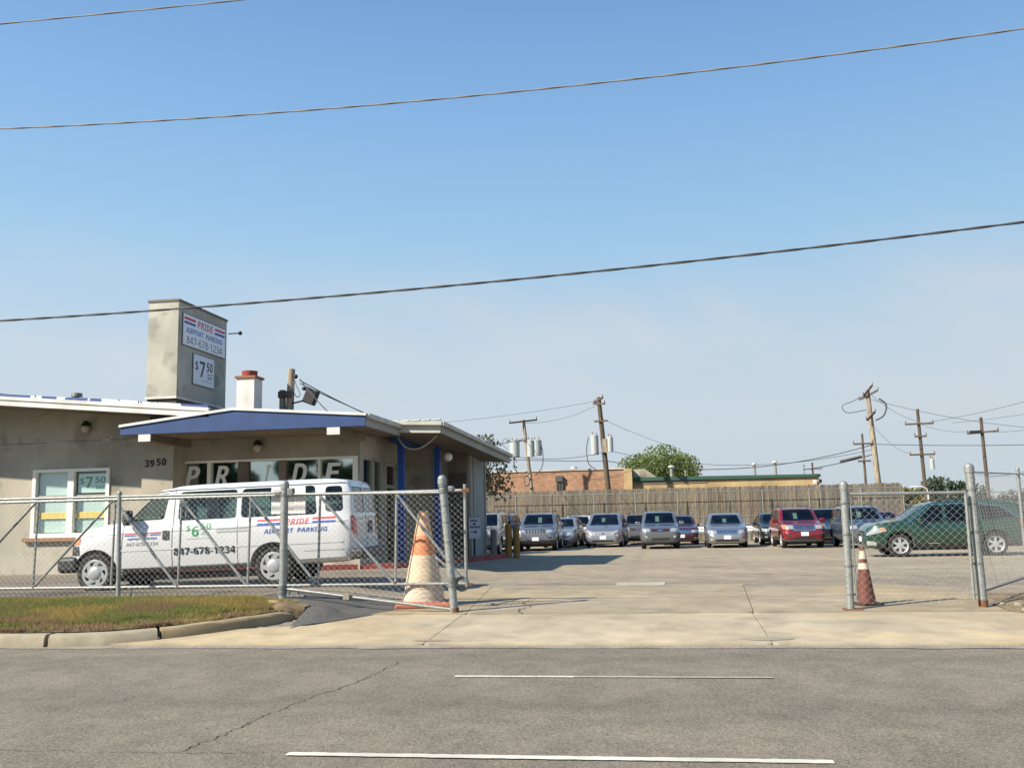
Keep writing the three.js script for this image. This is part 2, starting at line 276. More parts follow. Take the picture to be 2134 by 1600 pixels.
// concrete driveway apron, slab by slab, with open joints between them
{
  const apron = new THREE.Group(); apron.name = 'driveway_apron'; apron.userData = { kind: 'structure', label: 'sandy concrete driveway apron at the gate', category: 'driveway' }; scene.add(apron);
  const yA = (x, z) => gRight(-z) + .022 + .004 * fbm(x * 1.3, z * 1.3, 9);
  const j = .012;
  // rust-coloured sand washed over both ends, oil spots where tyres stop
  const stain = (x, z) => { const n = fbm(x * .9 + 5, z * 1.4 + 3, 27, 5), f = fbm(x * 4, z * 4, 12, 3), sand = sstep(.30, .66, n + .30 * sstep(-1.6, -4.4, x) + .24 * sstep(1.8, 4.2, x) - .16) * .62, oil = sstep(.60, .74, fbm(x * 1.7 + 20, z * 2.6, 51, 4)) * .13, k = 1.04 - oil + (f - .5) * .10 + (n - .5) * .16; return [k * lerp(.97, 1.03, sand), k * lerp(.975, .95, sand), k * lerp(.99, .76, sand)]; };
  const flareF = linear([[11.5, -7.75], [11.66, -7.1], [12.1, -6.48], [12.7, -6.0], [13.0, -5.0], [13.98, -4.35]]), flare = (z) => flareF(-z), right = 14;
  const rows = [
    [(z) => flare(z), () => -2.98, -11.56, -13.96, M.concrete], [() => -2.98, () => 1.25, -11.56, -13.96, M.concrete], [() => 1.25, () => 5.6, -11.56, -13.96, M.concrete], [() => 5.6, () => right, -11.56, -13.75, M.concrete],
    [() => -4.6, (z) => lerp(-2.95, -3.5, (-14.0 - z) / 5.6), -14.04, -19.2, M.concreteGrey], [(z) => lerp(-2.95, -3.5, (-14.0 - z) / 5.6), (z) => lerp(1.27, 1.55, (-14.0 - z) / 5), -14.04, -19.0, M.concreteGrey],
    [(z) => lerp(1.27, 1.55, (-14.0 - z) / 5), (z) => (z > -15.2 ? 5.4 : lerp(5.0, 4.2, clamp((-z - 15.2) / 3.4) ** 2)), -14.04, -18.55, M.concreteGrey],
  ];
  for (const [l, r, z0, z1, m] of rows) { const s = part(apron, 'concrete_slab', sheet((z) => l(z) + .006, (z) => r(z) - .006, z0 - .012, z1 + .012, 48, 32, yA, stain, .08), m); s.userData.kind = 'structure'; }
  // patched joint and broken filler pieces
  const chip = (x, z, w, d, m) => { const pts = []; for (let k = 0; k < 12; k++) { const a = k / 12 * 6.283; pts.push([x + Math.cos(a) * w * rr(.7, 1), -(z + Math.sin(a) * d * rr(.6, 1))]); } const g = new THREE.ShapeGeometry(poly(pts)); g.rotateX(-Math.PI / 2); const gp = g.attributes.position; for (let i = 0; i < gp.count; i++) gp.setY(i, gRight(-gp.getZ(i)) + .0285); return part(apron, 'joint_patch', metres(g), m); };
  chip(1.22, -11.86, .34, .16, M.kerb); chip(-2.92, -11.76, .30, .09, M.concreteGrey);
}
// worn repair strips where the apron meets the lot
function strip(x0, x1, z, w, mat, name, label) { struct(name, sheet(x0, x1, z, z - w, 30, 2, (x, zz) => ground(x, zz) + .008 + .003 * vnoise(x * 6, zz * 6, 3), null, .01), mat, label); }
strip(-.95, .05, -19.3, .75, std({ color: lin(.56, .52, .43), map: concreteMap, roughness: .9 }), 'repair_patch', 'pale concrete repair patch in the lot surface');
// painted lane dashes on the road, ragged at the edges
function dash(x0, x1, z, w, mat, label, zTilt) {
  const top = [], bot = [], n = 60; for (let i = 0; i <= n; i++) { const x = lerp(x0, x1, i / n), zz = z + zTilt * (i / n); top.push([x, zz + w / 2 + rr(-.006, .004)]); bot.push([x, zz - w / 2 - rr(-.004, .008)]); }
  const g = new THREE.ShapeGeometry(poly([...top, ...bot.reverse()].map(([a, b]) => [a, -b]))); g.rotateX(-Math.PI / 2); g.translate(0, .0085, 0); const m = struct(numbered('lane_marking'), metres(g), mat, label);
  m.userData.category = 'road marking'; return m;
}
dash(-2.6, 1.02, -6.32, .085, M.paintLine, 'long white lane dash at the bottom of the road', -.04);
dash(-2.1, -.9, -9.38, .075, M.paintLine, 'thin white lane dash in the far lane', 0);
dash(-.9, 1.0, -9.382, .055, M.paintWorn, 'worn-off end of the far lane dash', 0);
// cracks: narrow sunken ribbons
function crackLine(pts, w, yf, label) {
  const c = new THREE.CatmullRomCurve3(pts.map(([x, z]) => V(x, 0, z))), n = 110, P = [], idx = [];
  for (let i = 0; i <= n; i++) { const p = c.getPoint(i / n), t = c.getTangent(i / n), ww = w * (.35 + 1.2 * vnoise(i * .6, 2, 7)) * (i === 0 || i === n ? .1 : 1), jx = (vnoise(i * .9, 9, 5) - .5) * .06, jz = (vnoise(i * .9, 19, 6) - .5) * .06; const nx = -t.z, nz = t.x; for (const s of [-1, 1]) { const x = p.x + jx + nx * ww * s, z = p.z + jz + nz * ww * s; P.push(x, yf(x, z), z); } }
  for (let i = 0; i < n; i++) idx.push(i * 2, i * 2 + 2, i * 2 + 1, i * 2 + 1, i * 2 + 2, i * 2 + 3);
  const g = new THREE.BufferGeometry(); g.setAttribute('position', new THREE.Float32BufferAttribute(P, 3)); g.setIndex(idx); g.computeVertexNormals(); struct(numbered('pavement_crack'), g, M.crack, label).userData.category = 'crack';
}
const onRoad = () => .007, onApron = (x, z) => gRight(-z) + .032;
crackLine([[-3.42, -6.3], [-3.34, -6.77], [-3.30, -7.3], [-3.24, -7.8], [-3.2, -8.2], [-3.06, -8.8], [-2.97, -9.5], [-2.94, -10.3]], .0052, onRoad, 'dark crack running up the road surface');
crackLine([[-9, -6.25], [-6, -6.32], [-3.4, -6.3], [-2.6, -6.4]], .0035, onRoad, 'thin crack along the lane line at the lower edge');
crackLine([[-2.17, -16.05], [-2.3, -15.4], [-2.08, -14.9], [-2.2, -14.4], [-2.11, -14.02]], .008, onApron, 'short crack in the grey driveway slab');
crackLine([[-.9, -19.6], [-2, -19.5], [-3.1, -19.75]], .02, (x, z) => ground(x, z) + .014, 'broken joint between apron and lot');
crackLine([[1.55, -22.6], [2.2, -22.4], [2.6, -22.5]], .02, (x, z) => ground(x, z) + .012, 'dark scuff line in the lot');
crackLine([[.7, -25.5], [1.6, -25.8]], .03, (x, z) => ground(x, z) + .012, 'second dark scuff line farther back in the lot');

// kerb stones along the grass, bending back at the driveway
{
  const kerb = new THREE.Group(); kerb.name = 'kerb'; kerb.userData = { kind: 'structure', label: 'concrete kerb along the grass strip', category: 'kerb' }; scene.add(kerb);
  const line = new THREE.CatmullRomCurve3([[-40, -11.38], [-30, -11.38], [-20, -11.38], [-14, -11.38], [-11, -11.38], [-9.5, -11.38], [-8.6, -11.39], [-7.9, -11.43], [-7.1, -11.62], [-6.5, -12.05], [-5.95, -12.75], [-5.42, -13.75]].map(([x, z]) => V(x, 0, z)), false, 'centripetal');
  const N = 1200, pts = line.getSpacedPoints(N), cut = (x) => pts.findIndex((p) => p.x > x);
  const hAt = linear([[-40, .15], [-7.4, .16], [-6.2, .16], [-5.6, .15], [-5.42, .09]]);
  const stone = (i0, i1, mat) => {
    const prof = [[0, -.1], [0, .02], [.015, .75], [.045, .96], [.085, 1], [.20, 1], [.20, -.1]], P = [], idx = [], n = Math.max(6, Math.round((i1 - i0) / 4));
    for (let k = 0; k <= n; k++) { const i = Math.round(lerp(i0, i1, k / n)), p = pts[i], q = pts[Math.min(N, i + 1)], o = pts[Math.max(0, i - 1)], t = q.clone().sub(o).normalize(), h = hAt(p.x) + (vnoise(i * .15, 3, 2) - .5) * .008; for (const [d, y] of prof) { const wob = (vnoise(i * .4 + y * 9, d * 30, 4) - .5) * .008; P.push(p.x + t.z * (d + wob), y > 0 ? h * y + gRight(-p.z) + .004 : -.05, p.z - t.x * (d + wob)); } }
    const m = prof.length; for (let k = 0; k < n; k++) for (let a = 0; a < m - 1; a++) { const v = k * m + a; idx.push(v, v + 1, v + m, v + 1, v + m + 1, v + m); }
    for (const [b, f] of [[0, 1], [n * m, 0]]) for (let a = 1; a < m - 1; a++) idx.push(...(f ? [b, b + a + 1, b + a] : [b, b + a, b + a + 1]));
    const g = new THREE.BufferGeometry(); g.setAttribute('position', new THREE.Float32BufferAttribute(P, 3)); g.setIndex(idx); const q = toCreasedNormals(g, .7); return part(kerb, 'kerb_stone', metres(q), mat);
  };
  const cuts = [0, cut(-14), cut(-11), cut(-8.07), cut(-6.72), N]; for (let k = 0; k < cuts.length - 1; k++) stone(cuts[k] + (k ? 1 : 0), cuts[k + 1] - 1, k === cuts.length - 2 ? M.kerbTan : M.kerb);
}
// soil and short grass on the verge between kerb and fence
const kerbBack = linear([[-40, -11.6], [-9, -11.6], [-7.7, -11.7], [-6.95, -12.0], [-6.3, -12.6], [-5.75, -13.4], [-5.3, -14.2]]);
{
  const zf = -14.2, yS = (x, z) => { const t = clamp((z - kerbBack(x)) / (zf - kerbBack(x) - 1e-6)); return lerp(gRight(-kerbBack(x)) + .135, gLeft(14.3), sstep(0, 1, t) * (1 - sstep(-6.6, -5.5, x) * .75)) + .02 * fbm(x * 2, z * 2, 6) + .012; };
  const P = [], idx = [], nx = 130, nz = 16; for (let j = 0; j <= nz; j++) for (let i = 0; i <= nx; i++) { const x = lerp(-26, -5.75, i / nx), z = lerp(kerbBack(x), Math.min(zf, kerbBack(x) - .15), j / nz); P.push(x, yS(x, z), z); }
  for (let j = 0; j < nz; j++) for (let i = 0; i < nx; i++) { const a = j * (nx + 1) + i; idx.push(a, a + 1, a + nx + 1, a + 1, a + nx + 2, a + nx + 1); }
  const g = new THREE.BufferGeometry(); g.setAttribute('position', new THREE.Float32BufferAttribute(P, 3)); g.setIndex(idx); g.computeVertexNormals(); struct('soil', metres(g), M.soil, 'bare brown soil under the grass strip');
  // blades in small tufts
  const tuft = []; for (let k = 0; k < 7; k++) { const a = rnd() * 6.28, l = rr(.03, .075), w = .0035, lean = rr(.3, 1.0), ox = rr(-.022, .022), oz = rr(-.022, .022), dx = Math.cos(a), dz = Math.sin(a); tuft.push(V(ox - dz * w, 0, oz + dx * w), V(ox + dz * w, 0, oz - dx * w), V(ox + dx * l * lean, l, oz + dz * l * lean)); }
  const tg = new THREE.BufferGeometry().setFromPoints(tuft); tg.computeVertexNormals();
  const spots = [], d = new THREE.Object3D();
  for (let k = 0; k < 95000; k++) { const x = rr(-15, -5.7), t = rnd(), zb = kerbBack(x), z = lerp(zb - .02, Math.min(zf - .05, zb - .1), t), bare = fbm(x * 1.5 + 3, z * 3.2, 44, 4), edge = sstep(.0, .55, t); if (bare > .37 + .37 * edge && rnd() < .88) continue; if (x > -6.1 && rnd() < .5) continue; spots.push([x, yS(x, z), z, fbm(x * .8, z * 1.6, 61, 4), t]); }
  const inst = new THREE.InstancedMesh(tg, leaf(1, 1, 1), spots.length), col = new THREE.Color();
  spots.forEach(([x, y, z, n, t], k) => { d.position.set(x, y, z); d.rotation.set(rr(-.3, .3), rr(0, 6.28), rr(-.3, .3)); const s = rr(.6, 1.25); d.scale.set(s, s, s); d.updateMatrix(); inst.setMatrixAt(k, d.matrix); const dry = clamp((n - .38) * 3.2 + rr(-.3, .3)), brown = clamp((fbm(x * 2.3 + 9, z * 4.4, 88, 4) - .5) * 5 + (.45 - t) * 1.1); col.setRGB(lerp(lerp(.17, .37, dry), .27, brown), lerp(lerp(.20, .265, dry), .175, brown), lerp(lerp(.03, .07, dry), .08, brown)); inst.setColorAt(k, col); });
  shade(inst); inst.name = 'grass'; tag(inst, 'short dry yellow-green grass on the strip behind the kerb', 'grass', null, 'stuff'); scene.add(inst);
}
// dark asphalt ramp that spills from the fence line down to the driveway
{
  const P = [], idx = [], n = 26, m = 14, edge = (t) => lerp(-4.15, -5.35, Math.pow(clamp((t - .35) / .65), 1.5)) + .1 * (vnoise(t * 14, 1, 3) - .5);
  for (let j = 0; j <= m; j++) { const t = j / m, z = lerp(-15.6, -12.75, t), x0 = z > -13.95 ? -5.32 : -6.6, x1 = Math.max(edge(t), x0 + .12); for (let i = 0; i <= n; i++) { const u = i / n, x = lerp(x0, x1, u), low = gRight(-z) + .03, high = lerp(.34, .07, sstep(.5, 1, t)); P.push(x, lerp(high, low, sstep(.25, 1, u)) + .035 * (fbm(x * 3, z * 3, 5) - .5) * (1 - u) + .006 * (1 - u) + (u === 1 ? -.03 : 0), z); } }
  for (let j = 0; j < m; j++) for (let i = 0; i < n; i++) { const a = j * (n + 1) + i; idx.push(a, a + n + 1, a + 1, a + 1, a + n + 1, a + n + 2); }
  for (let i = 0; i < n; i++) { const a = m * (n + 1) + i, b = P.length / 3; P.push(P[a * 3], -.02, P[a * 3 + 2] + .03, P[a * 3 + 3], -.02, P[a * 3 + 5] + .03); idx.push(a, b, a + 1, a + 1, b, b + 1); }
  const g = new THREE.BufferGeometry(); g.setAttribute('position', new THREE.Float32BufferAttribute(P, 3)); g.setIndex(idx); g.computeVertexNormals(); struct('asphalt_ramp', metres(g), M.patch, 'dark lumpy asphalt ramp between grass and driveway');
}
function boulder(name, pos, size, mat, label, category, group, s = 3) {
  const g = new THREE.IcosahedronGeometry(1, s), p = g.attributes.position, v = new THREE.Vector3(), o = rnd() * 50;
  for (let i = 0; i < p.count; i++) { v.fromBufferAttribute(p, i); const k = .55 + .8 * fbm(v.x * 1.7 + o, v.y * 2.1 + v.z * 1.6 + o, 3, 5); p.setXYZ(i, v.x * k * size[0], Math.max(v.y * k, -.6) * size[1], v.z * k * size[2]); }
  const q = toCreasedNormals(g, .5); const m = single(name, metres(q), mat, label, category, group); m.position.set(...pos); m.rotation.y = rnd() * 6; return m;
}
boulder('broken_concrete', [-5.62, .22, -13.72], [.34, .15, .19], std({ color: lin(.27, .20, .12), map: concreteMap, roughness: 1, bumpMap: speckleBump, bumpScale: .02 }), 'broken lump of concrete at the end of the kerb', 'rubble').rotation.y = .2;
boulder('broken_concrete', [-5.98, .27, -13.95], [.2, .1, .14], M.kerbTan, 'smaller concrete chunk wedged behind the kerb end', 'rubble');

// dirt heap with rubble at the right-hand fence corner
{
  const P = [], idx = [], n = 30; const yH = (x, z) => gRight(-z) + .02 + .30 * Math.exp(-(((x - 6.7) / 1.35) ** 2) - (((z + 14.4) / .95) ** 2)) * (.6 + .7 * fbm(x * 2, z * 2, 8)) - .02 * (1 - sstep(4.75, 5.3, x));
  for (let j = 0; j <= n; j++) for (let i = 0; i <= n; i++) { const x = lerp(4.7, 10, i / n), z = lerp(-13.35 - .25 * Math.sin(i * .7) - .35 * (1 - sstep(4.7, 6.2, x)), -16.6, j / n); P.push(x, yH(x, z) + .03 * (fbm(x * 5, z * 5, 4) - .5), z); }
  for (let j = 0; j < n; j++) for (let i = 0; i < n; i++) { const a = j * (n + 1) + i; idx.push(a, a + 1, a + n + 1, a + 1, a + n + 2, a + n + 1); }
  const g = new THREE.BufferGeometry(); g.setAttribute('position', new THREE.Float32BufferAttribute(P, 3)); g.setIndex(idx); g.computeVertexNormals(); struct('dirt_mound', metres(g), std({ color: lin(.33, .25, .155), map: speckle, roughness: 1, bumpMap: speckleBump, bumpScale: .03 }), 'sandy dirt heap by the gate corner');
  for (let k = 0; k < 46; k++) { const x = 4.75 + Math.pow(rnd(), 1.1) * 2.4, z = rr(-13.7, -14.6), s = rr(.02, .065) * (k < 6 ? 1.5 : 1); boulder('rubble_stone', [x, yH(x, z) + s * .3, z], [s, s * .7, s * .9], M.stone, k < 6 ? 'larger pale rubble stone on the dirt heap by the gate corner' : 'small pale stone scattered on the dirt heap by the gate corner', 'stone', 'stones on the dirt heap', 1); }
  const w = []; for (let k = 0; k < 260; k++) { const a = rnd() * 6.28, x = 6.4 + rr(-1, 1.3), z = -14.35 + rr(-.45, .3), l = rr(.05, .16), y = yH(x, z); w.push(V(x - .006, y, z), V(x + .006, y, z), V(x + Math.cos(a) * l * .8, y + l, z + Math.sin(a) * l * .8)); }
  const wg = new THREE.BufferGeometry().setFromPoints(w); wg.computeVertexNormals(); const wm = single('weeds', wg, leaf(.10, .10, .03), 'dry weeds on the dirt heap by the gate corner', 'weeds'); wm.userData.kind = 'stuff';
}

const stripes = (c, x0, x1, y, h, slant) => { for (const [k, col] of [[0, '#c0303c'], [1, '#2450a0']]) { c.fillStyle = col; c.beginPath(); const yy = y + k * h * 1.7; c.moveTo(x0 + slant, yy); c.lineTo(x1 + slant, yy); c.lineTo(x1, yy + h); c.lineTo(x0, yy + h); c.fill(); } };

// ---------------------------------------------------------------- office building
{
  const B = thing('office_building', 'low grey stucco office with blue gable fascia, numbered 3950', 'building', [-13, .2, -24]);
  const eave = (x) => 4.747 - .0913 * (x + 17.08);                   // underside of the long sloping fascia
  // walls
  const top = (x) => eave(x) + .12;
  wpart(B, 'wall', slab(poly([[-28, 0], [-13.8, 0], [-13.8, top(-13.8)], [-28, top(-28)]], [rect(-17.26, -14.93, 1.24, 3.12)]), -23.85, -23.6), M.stucco).userData.label = 'long stucco front wall with peeling patches';
  wpart(B, 'pier', box(-13.86, -12.95, 0, 3.9, -24.25, -23.38), M.stuccoGrey);
  const panes = [[-13.0, -12.28], [-12.19, -11.38], [-11.10, -10.19], [-10.0, -9.08], [-9.03, -8.1]];
  wpart(B, 'wall', slab(poly([[-12.95, 0], [-7.9, 0], [-7.9, 3.95], [-12.95, 3.95]], [rect(-12.93, -8.06, .85, 3.25)]), -24.25, -24.0), M.stuccoGrey);
  const sideRot = (g, x) => { g.rotateY(-Math.PI / 2); g.translate(x, 0, 0); return metres(g); };   // shape (z, y) stood along z
  const sideShape = (pts, holes, x0, x1) => sideRot(new THREE.ExtrudeGeometry(poly(pts, holes), { depth: x1 - x0, bevelEnabled: false }), x1);
  wpart(B, 'wall', sideShape([[-28.2, 0], [-24.25, 0], [-24.25, 4.0], [-28.2, 4.0]], [rect(-26.2, -24.3, .9, 3.25), rect(-27.6, -26.5, .25, 3.2)], -8.15, -7.9), M.stuccoGrey);
  wpart(B, 'wall', box(-8.15, -6.9, 0, 3.95, -28.45, -28.2), M.stuccoGrey);
  wpart(B, 'wall', box(-7.15, -6.9, 0, 3.95, -30.3, -28.45), M.taupe);
  wpart(B, 'wall', box(-7.15, -6.25, 0, 3.9, -30.55, -30.3), M.taupe);
  wpart(B, 'side_panel', box(-6.5, -6.25, 0, 3.62, -33.4, -30.55), M.sidingGrey).userData.label = 'pale blue-grey siding on the right-hand side wall';
  for (const z of [-30.62, -31.2, -33.3]) wpart(B, 'batten', box(-6.25, -6.21, .1, 3.55, z - .06, z + .06), M.trimGrey);
  wpart(B, 'wall', box(-28, -6.5, 0, 3.6, -33.65, -33.4), M.stuccoGrey); wpart(B, 'wall', box(-28.25, -28, 0, 4.6, -33.65, -23.6), M.stucco);
  wpart(B, 'floor', box(-28, -6.5, .05, .22, -33.4, -24.25), M.trimGrey);
  wpart(B, 'ceiling', box(-27.9, -8.15, 3.5, 3.6, -33.4, -24.26), M.trimGrey);
  wpart(B, 'inner_wall', box(-28, -8.2, .2, 3.5, -28.4, -28.3), M.taupe);
  // peeled render seam and white scabs on the long wall
  for (const [x0, x1, y] of [[-18.9, -16.6, 3.86], [-16.6, -14.4, 3.89], [-14.4, -13.87, 3.92]]) wpart(B, 'render_seam', box(x0, x1, y - .006, y + .006, -23.6, -23.594), M.crack);
  for (const [x0, x1, y, h] of [[-17.5, -16.9, 3.84, .012], [-16.9, -16.25, 3.87, .02], [-15.2, -14.95, 3.9, .03], [-14.98, -14.9, 3.97, .035], [-18.05, -17.98, 3.62, .03], [-14.95, -14.88, 3.66, .03]]) wpart(B, 'peeled_patch', rbox(x0, x1, y - h, y + h, -23.6, -23.588, .005, 1), M.trim);
  // left window: two tall sashes, blinds behind, price card, two yellow strips
  const W = wpart(B, 'window', merge([box(-17.26, -14.93, 3.04, 3.12, -23.72, -23.56), box(-17.26, -14.93, 1.24, 1.36, -23.72, -23.56), box(-17.26, -17.16, 1.36, 3.04, -23.72, -23.56), box(-15.03, -14.93, 1.36, 3.04, -23.72, -23.56), box(-16.18, -16.0, 1.36, 3.04, -23.72, -23.56)]), M.frame);
  for (const [x0, x1] of [[-17.16, -16.18], [-16.0, -15.03]]) {
    wpart(W, 'sash_rail', box(x0, x1, 2.36, 2.40, -23.71, -23.62), M.frameBronze);
    wpart(W, 'pane', box(x0, x1, 2.40, 3.04, -23.668, -23.662), M.clearGlass); wpart(W, 'pane', box(x0, x1, 1.36, 2.36, -23.688, -23.682), M.clearGlass);
    const y0 = x0 < -16.5 ? 3.02 : 2.36; for (let y = 1.38; y < y0; y += .045) wpart(W, 'blind_slat', box(x0 + .01, x1 - .01, y, y + .043, -23.74, -23.732), M.blind);
    wpart(W, 'warning_strip', pbox(x0 + .02, x1 - .06, 1.76, 1.93, -23.679, -23.675), std({ map: canvasTex(256, 48, (c, w, h) => { c.fillStyle = '#d6c374'; c.fillRect(0, 0, w, h); c.fillStyle = '#a97f35'; for (let k = 0; k < 2; k++) for (let i = 8; i < w - 12; i += 12) c.fillRect(i, 9 + k * 18, 6 + (i * 7 + k * 5) % 5, 9); }), roughness: .6 }));
  }
  wpart(W, 'price_card', pbox(-15.94, -15.06, 2.45, 2.98, -23.70, -23.69), std({ roughness: .6, map: canvasTex(384, 232, (c, w, h) => { c.fillStyle = '#d3e0da'; c.fillRect(0, 0, w, h); c.fillStyle = '#187a4c'; c.textAlign = 'center'; c.textBaseline = 'middle'; c.font = 'bold 108px sans-serif'; c.fillText('$', 48, 92); c.font = 'bold 190px sans-serif'; c.fillText('7', 142, 108); c.save(); c.translate(288, 78); c.scale(1.25, 1); c.font = 'bold 104px sans-serif'; c.fillText('50', 0, 0); c.restore(); c.font = 'bold 58px sans-serif'; c.fillText('DAY', 290, 172); }) }));
  wpart(B, 'window_backing', box(-15.98, -15.04, 2.42, 3.03, -23.86, -23.84), M.black);
  wpart(B, 'sill', box(-17.45, -14.75, 1.14, 1.24, -23.62, -23.48), M.sillBrown);
  // shop window strip: bronze frame, reflecting panes, large white letters
  const S = wpart(B, 'window_frame', merge([box(-13.0, -8.06, 3.19, 3.25, -24.16, -23.99), box(-13.0, -8.06, .85, .93, -24.16, -23.99), box(-12.28, -12.19, .93, 3.19, -24.16, -23.99), box(-9.08, -9.03, .93, 3.19, -24.16, -23.99), box(-8.1, -7.96, .93, 3.25, -24.16, -23.985)]), M.frame);
  wpart(B, 'mullion', box(-11.38, -11.10, .93, 3.19, -24.18, -23.98), M.taupe); wpart(B, 'mullion', box(-10.19, -10.0, .93, 3.19, -24.18, -23.98), M.taupe);
  for (const [a, b] of panes) wpart(S, 'pane', box(a, b, .93, 3.19, -24.10, -24.09), M.mirrorGlass);
  const sp = wpart(B, 'window_frame', merge([-26.2, -25.32, -24.3].map((z) => box(-8.06, -7.93, .9, 3.25, z - .05, z + .05)).concat([box(-8.06, -7.93, 3.18, 3.25, -26.15, -24.35), box(-8.06, -7.93, .9, .98, -26.15, -24.35)])), M.frameBronze);
  wpart(sp, 'pane', box(-8.0, -7.99, .98, 3.18, -26.15, -25.37), M.mirrorGlass); wpart(sp, 'pane', box(-8.0, -7.99, .98, 3.18, -25.27, -24.35), M.mirrorGlass);
  const dr = wpart(B, 'door', merge([box(-8.08, -7.95, .25, 3.2, -27.6, -27.5), box(-8.08, -7.95, .25, 3.2, -26.6, -26.5), box(-8.08, -7.95, 3.1, 3.2, -27.5, -26.6), box(-8.08, -7.95, 2.45, 2.55, -27.5, -26.6)]), M.frameBronze);
  wpart(dr, 'door_glass', box(-8.02, -8.01, .25, 3.1, -27.5, -26.6), M.darkGlass); wpart(dr, 'handle', rod([-7.9, 1.1, -26.75], [-7.9, 1.5, -26.75], .015), M.alloy);
  wpart(B, 'service_door', box(-6.85, -6.3, .2, 3.0, -30.3, -30.26), std({ color: lin(.085, .075, .07), roughness: .7 }));
  const shear = new THREE.Matrix4().set(1, .2, 0, 0, 0, 1, 0, 0, 0, 0, 1, 0, 0, 0, 0, 1);
  for (const [ch, x0, x1, yT] of [['P', -12.92, -12.43, 3.11], ['R', -12.04, -11.52, 3.10], ['I', -10.64, -10.44, 3.09], ['D', -9.82, -9.29, 3.10], ['E', -8.88, -8.38, 3.09]]) {
    const g = new TextGeometry(ch, { font, size: 1, depth: .012, curveSegments: 6, bevelEnabled: false }); g.computeBoundingBox(); const b = g.boundingBox; g.translate(-b.min.x, -b.min.y, 0);
    const h = .54, kx = (x1 - x0) / (b.max.x - b.min.x) * (ch === 'I' ? .6 : .72), ky = h / (b.max.y - b.min.y); g.scale(kx, ky, 1); g.applyMatrix4(shear); g.translate(x0 - .05, yT - h, -24.088);
    const m = wpart(B, 'letter', flat(g), std({ color: lin(.74, .73, .69), roughness: .7 })); m.userData.label = `white letter ${ch} on the window glass`;
  }
  for (const [k, ch] of [...'3950'].entries()) { const g = new TextGeometry(ch, { font, size: .19, depth: .02, curveSegments: 5, bevelEnabled: false }); g.scale(.92, 1, 1); g.translate(-13.78 + k * .155 + (k > 1 ? .03 : 0), 3.10 + (k === 0 || k === 1 ? -.01 : .02), -23.38); wpart(B, 'house_number', flat(g), M.black); }
  // long roof with white fascia and a peeling blue metal edge
  const RA = wpart(B, 'roof', deck([[-28.6, eave(-28.6) + .245, -21.98], [-11.2, eave(-11.2) + .245, -21.98], [-11.2, eave(-11.2) + 1.12, -34], [-28.6, eave(-28.6) + 1.12, -34]], .165), M.taupe);
  const slopeBar = (x0, x1, d0, d1, z0, z1) => { const n = 1, c = []; return deck([[x0, eave(x0) + d1, z0], [x1, eave(x1) + d1, z0], [x1, eave(x1) + d1, z1], [x0, eave(x0) + d1, z1]], d1 - d0); };
  wpart(RA, 'fascia', slopeBar(-28.6, -11.2, 0, .15, -21.9, -21.975), M.white); wpart(RA, 'fascia_cap', slopeBar(-28.6, -11.2, .15, .24, -21.87, -21.975), M.white);
  wpart(RA, 'soffit', slopeBar(-28.5, -11.3, .03, .07, -21.98, -23.6), M.taupe);
  const peel = dataTex(512, (u, v) => { const n = fbm(u * 40, v * 10, 3, 4), w = sstep(.57, .60, fbm(u * 23 + 3, v * 14, 3, 4) * .55 + fbm(u * 5.3, v * 3, 8, 4) * .55); return [lerp(44, 205, w), lerp(68, 206, w), lerp(122, 206, w)]; }, true, 1 / 6);
  const blueEdge = std({ map: peel, roughness: .6 });
  for (let k = 0; k < 9; k++) { const x0 = -28.6 + k * 1.93, x1 = x0 + 1.90; wpart(RA, 'roof_edge_strip', slopeBar(x0, x1,   .249, .31 + .012 * (k % 2), -21.95, -22.4), blueEdge); }
  wpart(RA, 'roof_vent', merge([rod([-16.86, 4.9, -24.8], [-16.86, 5.32, -24.8], .07), rod([-16.86, 5.32, -24.8], [-16.86, 5.42, -24.8], .16, .15, 14)]), M.galvDark);
  // entrance gable: blue pediment, white coping, two roof planes, brown soffit, two exposed beams
  const zf = -21.9, gl = [-13.62, 4.03], pk = [-10.55, 4.36], gr = [-7.08, 4.09], lo = 3.84;
  const RB = wpart(B, 'gable_roof', merge([deck([[gl[0], gl[1] + .07, zf - .04], [pk[0], pk[1] + .07, zf - .04], [pk[0], pk[1] + .07, -27], [gl[0], gl[1] + .07, -27]], .08), deck([[pk[0], pk[1] + .07, zf - .04], [gr[0], gr[1] + .07, zf - .04], [gr[0], gr[1] + .07, -25.1], [pk[0], pk[1] + .07, -27]], .08)]), M.trimGrey);
  wpart(RB, 'blue_pediment', slab(poly([[gl[0], lo], [gr[0], lo], gr, pk, gl]), zf - .04, zf), M.blue).userData.label = 'blue painted pediment board';
  for (const [a, b] of [[gl, pk], [pk, gr]]) wpart(RB, 'coping', slab(poly([[a[0] - (a === gl ? .03 : 0), a[1]], [b[0] + (b === gr ? .03 : 0), b[1]], [b[0] + (b === gr ? .03 : 0), b[1] + .065], [a[0] - (a === gl ? .03 : 0), a[1] + .065]]), zf - .04, zf + .04), M.white);
  wpart(RB, 'soffit', box(gl[0] + .02, gr[0] - .02, lo - .01, lo + .03, -25.0, zf - .045), M.taupe);
  wpart(RB, 'eave_board', box(gr[0] - .05, gr[0], lo, gr[1] + .02, -25.05, zf - .045), M.trimGrey); wpart(RB, 'gutter', box(gr[0] - .01, gr[0] + .1, gr[1] - .06, gr[1] + .06, -25.0, zf - .05), M.trim);
  for (const x of [-12.92, -7.88]) { const bm = wpart(RB, 'beam', box(x - .15, x + .15, 3.64, 3.83, -24.0, zf + .02), M.taupe); wpart(bm, 'beam_end', box(x - .165, x + .165, 3.645, 3.825, zf + .02, zf + .05), M.white); }
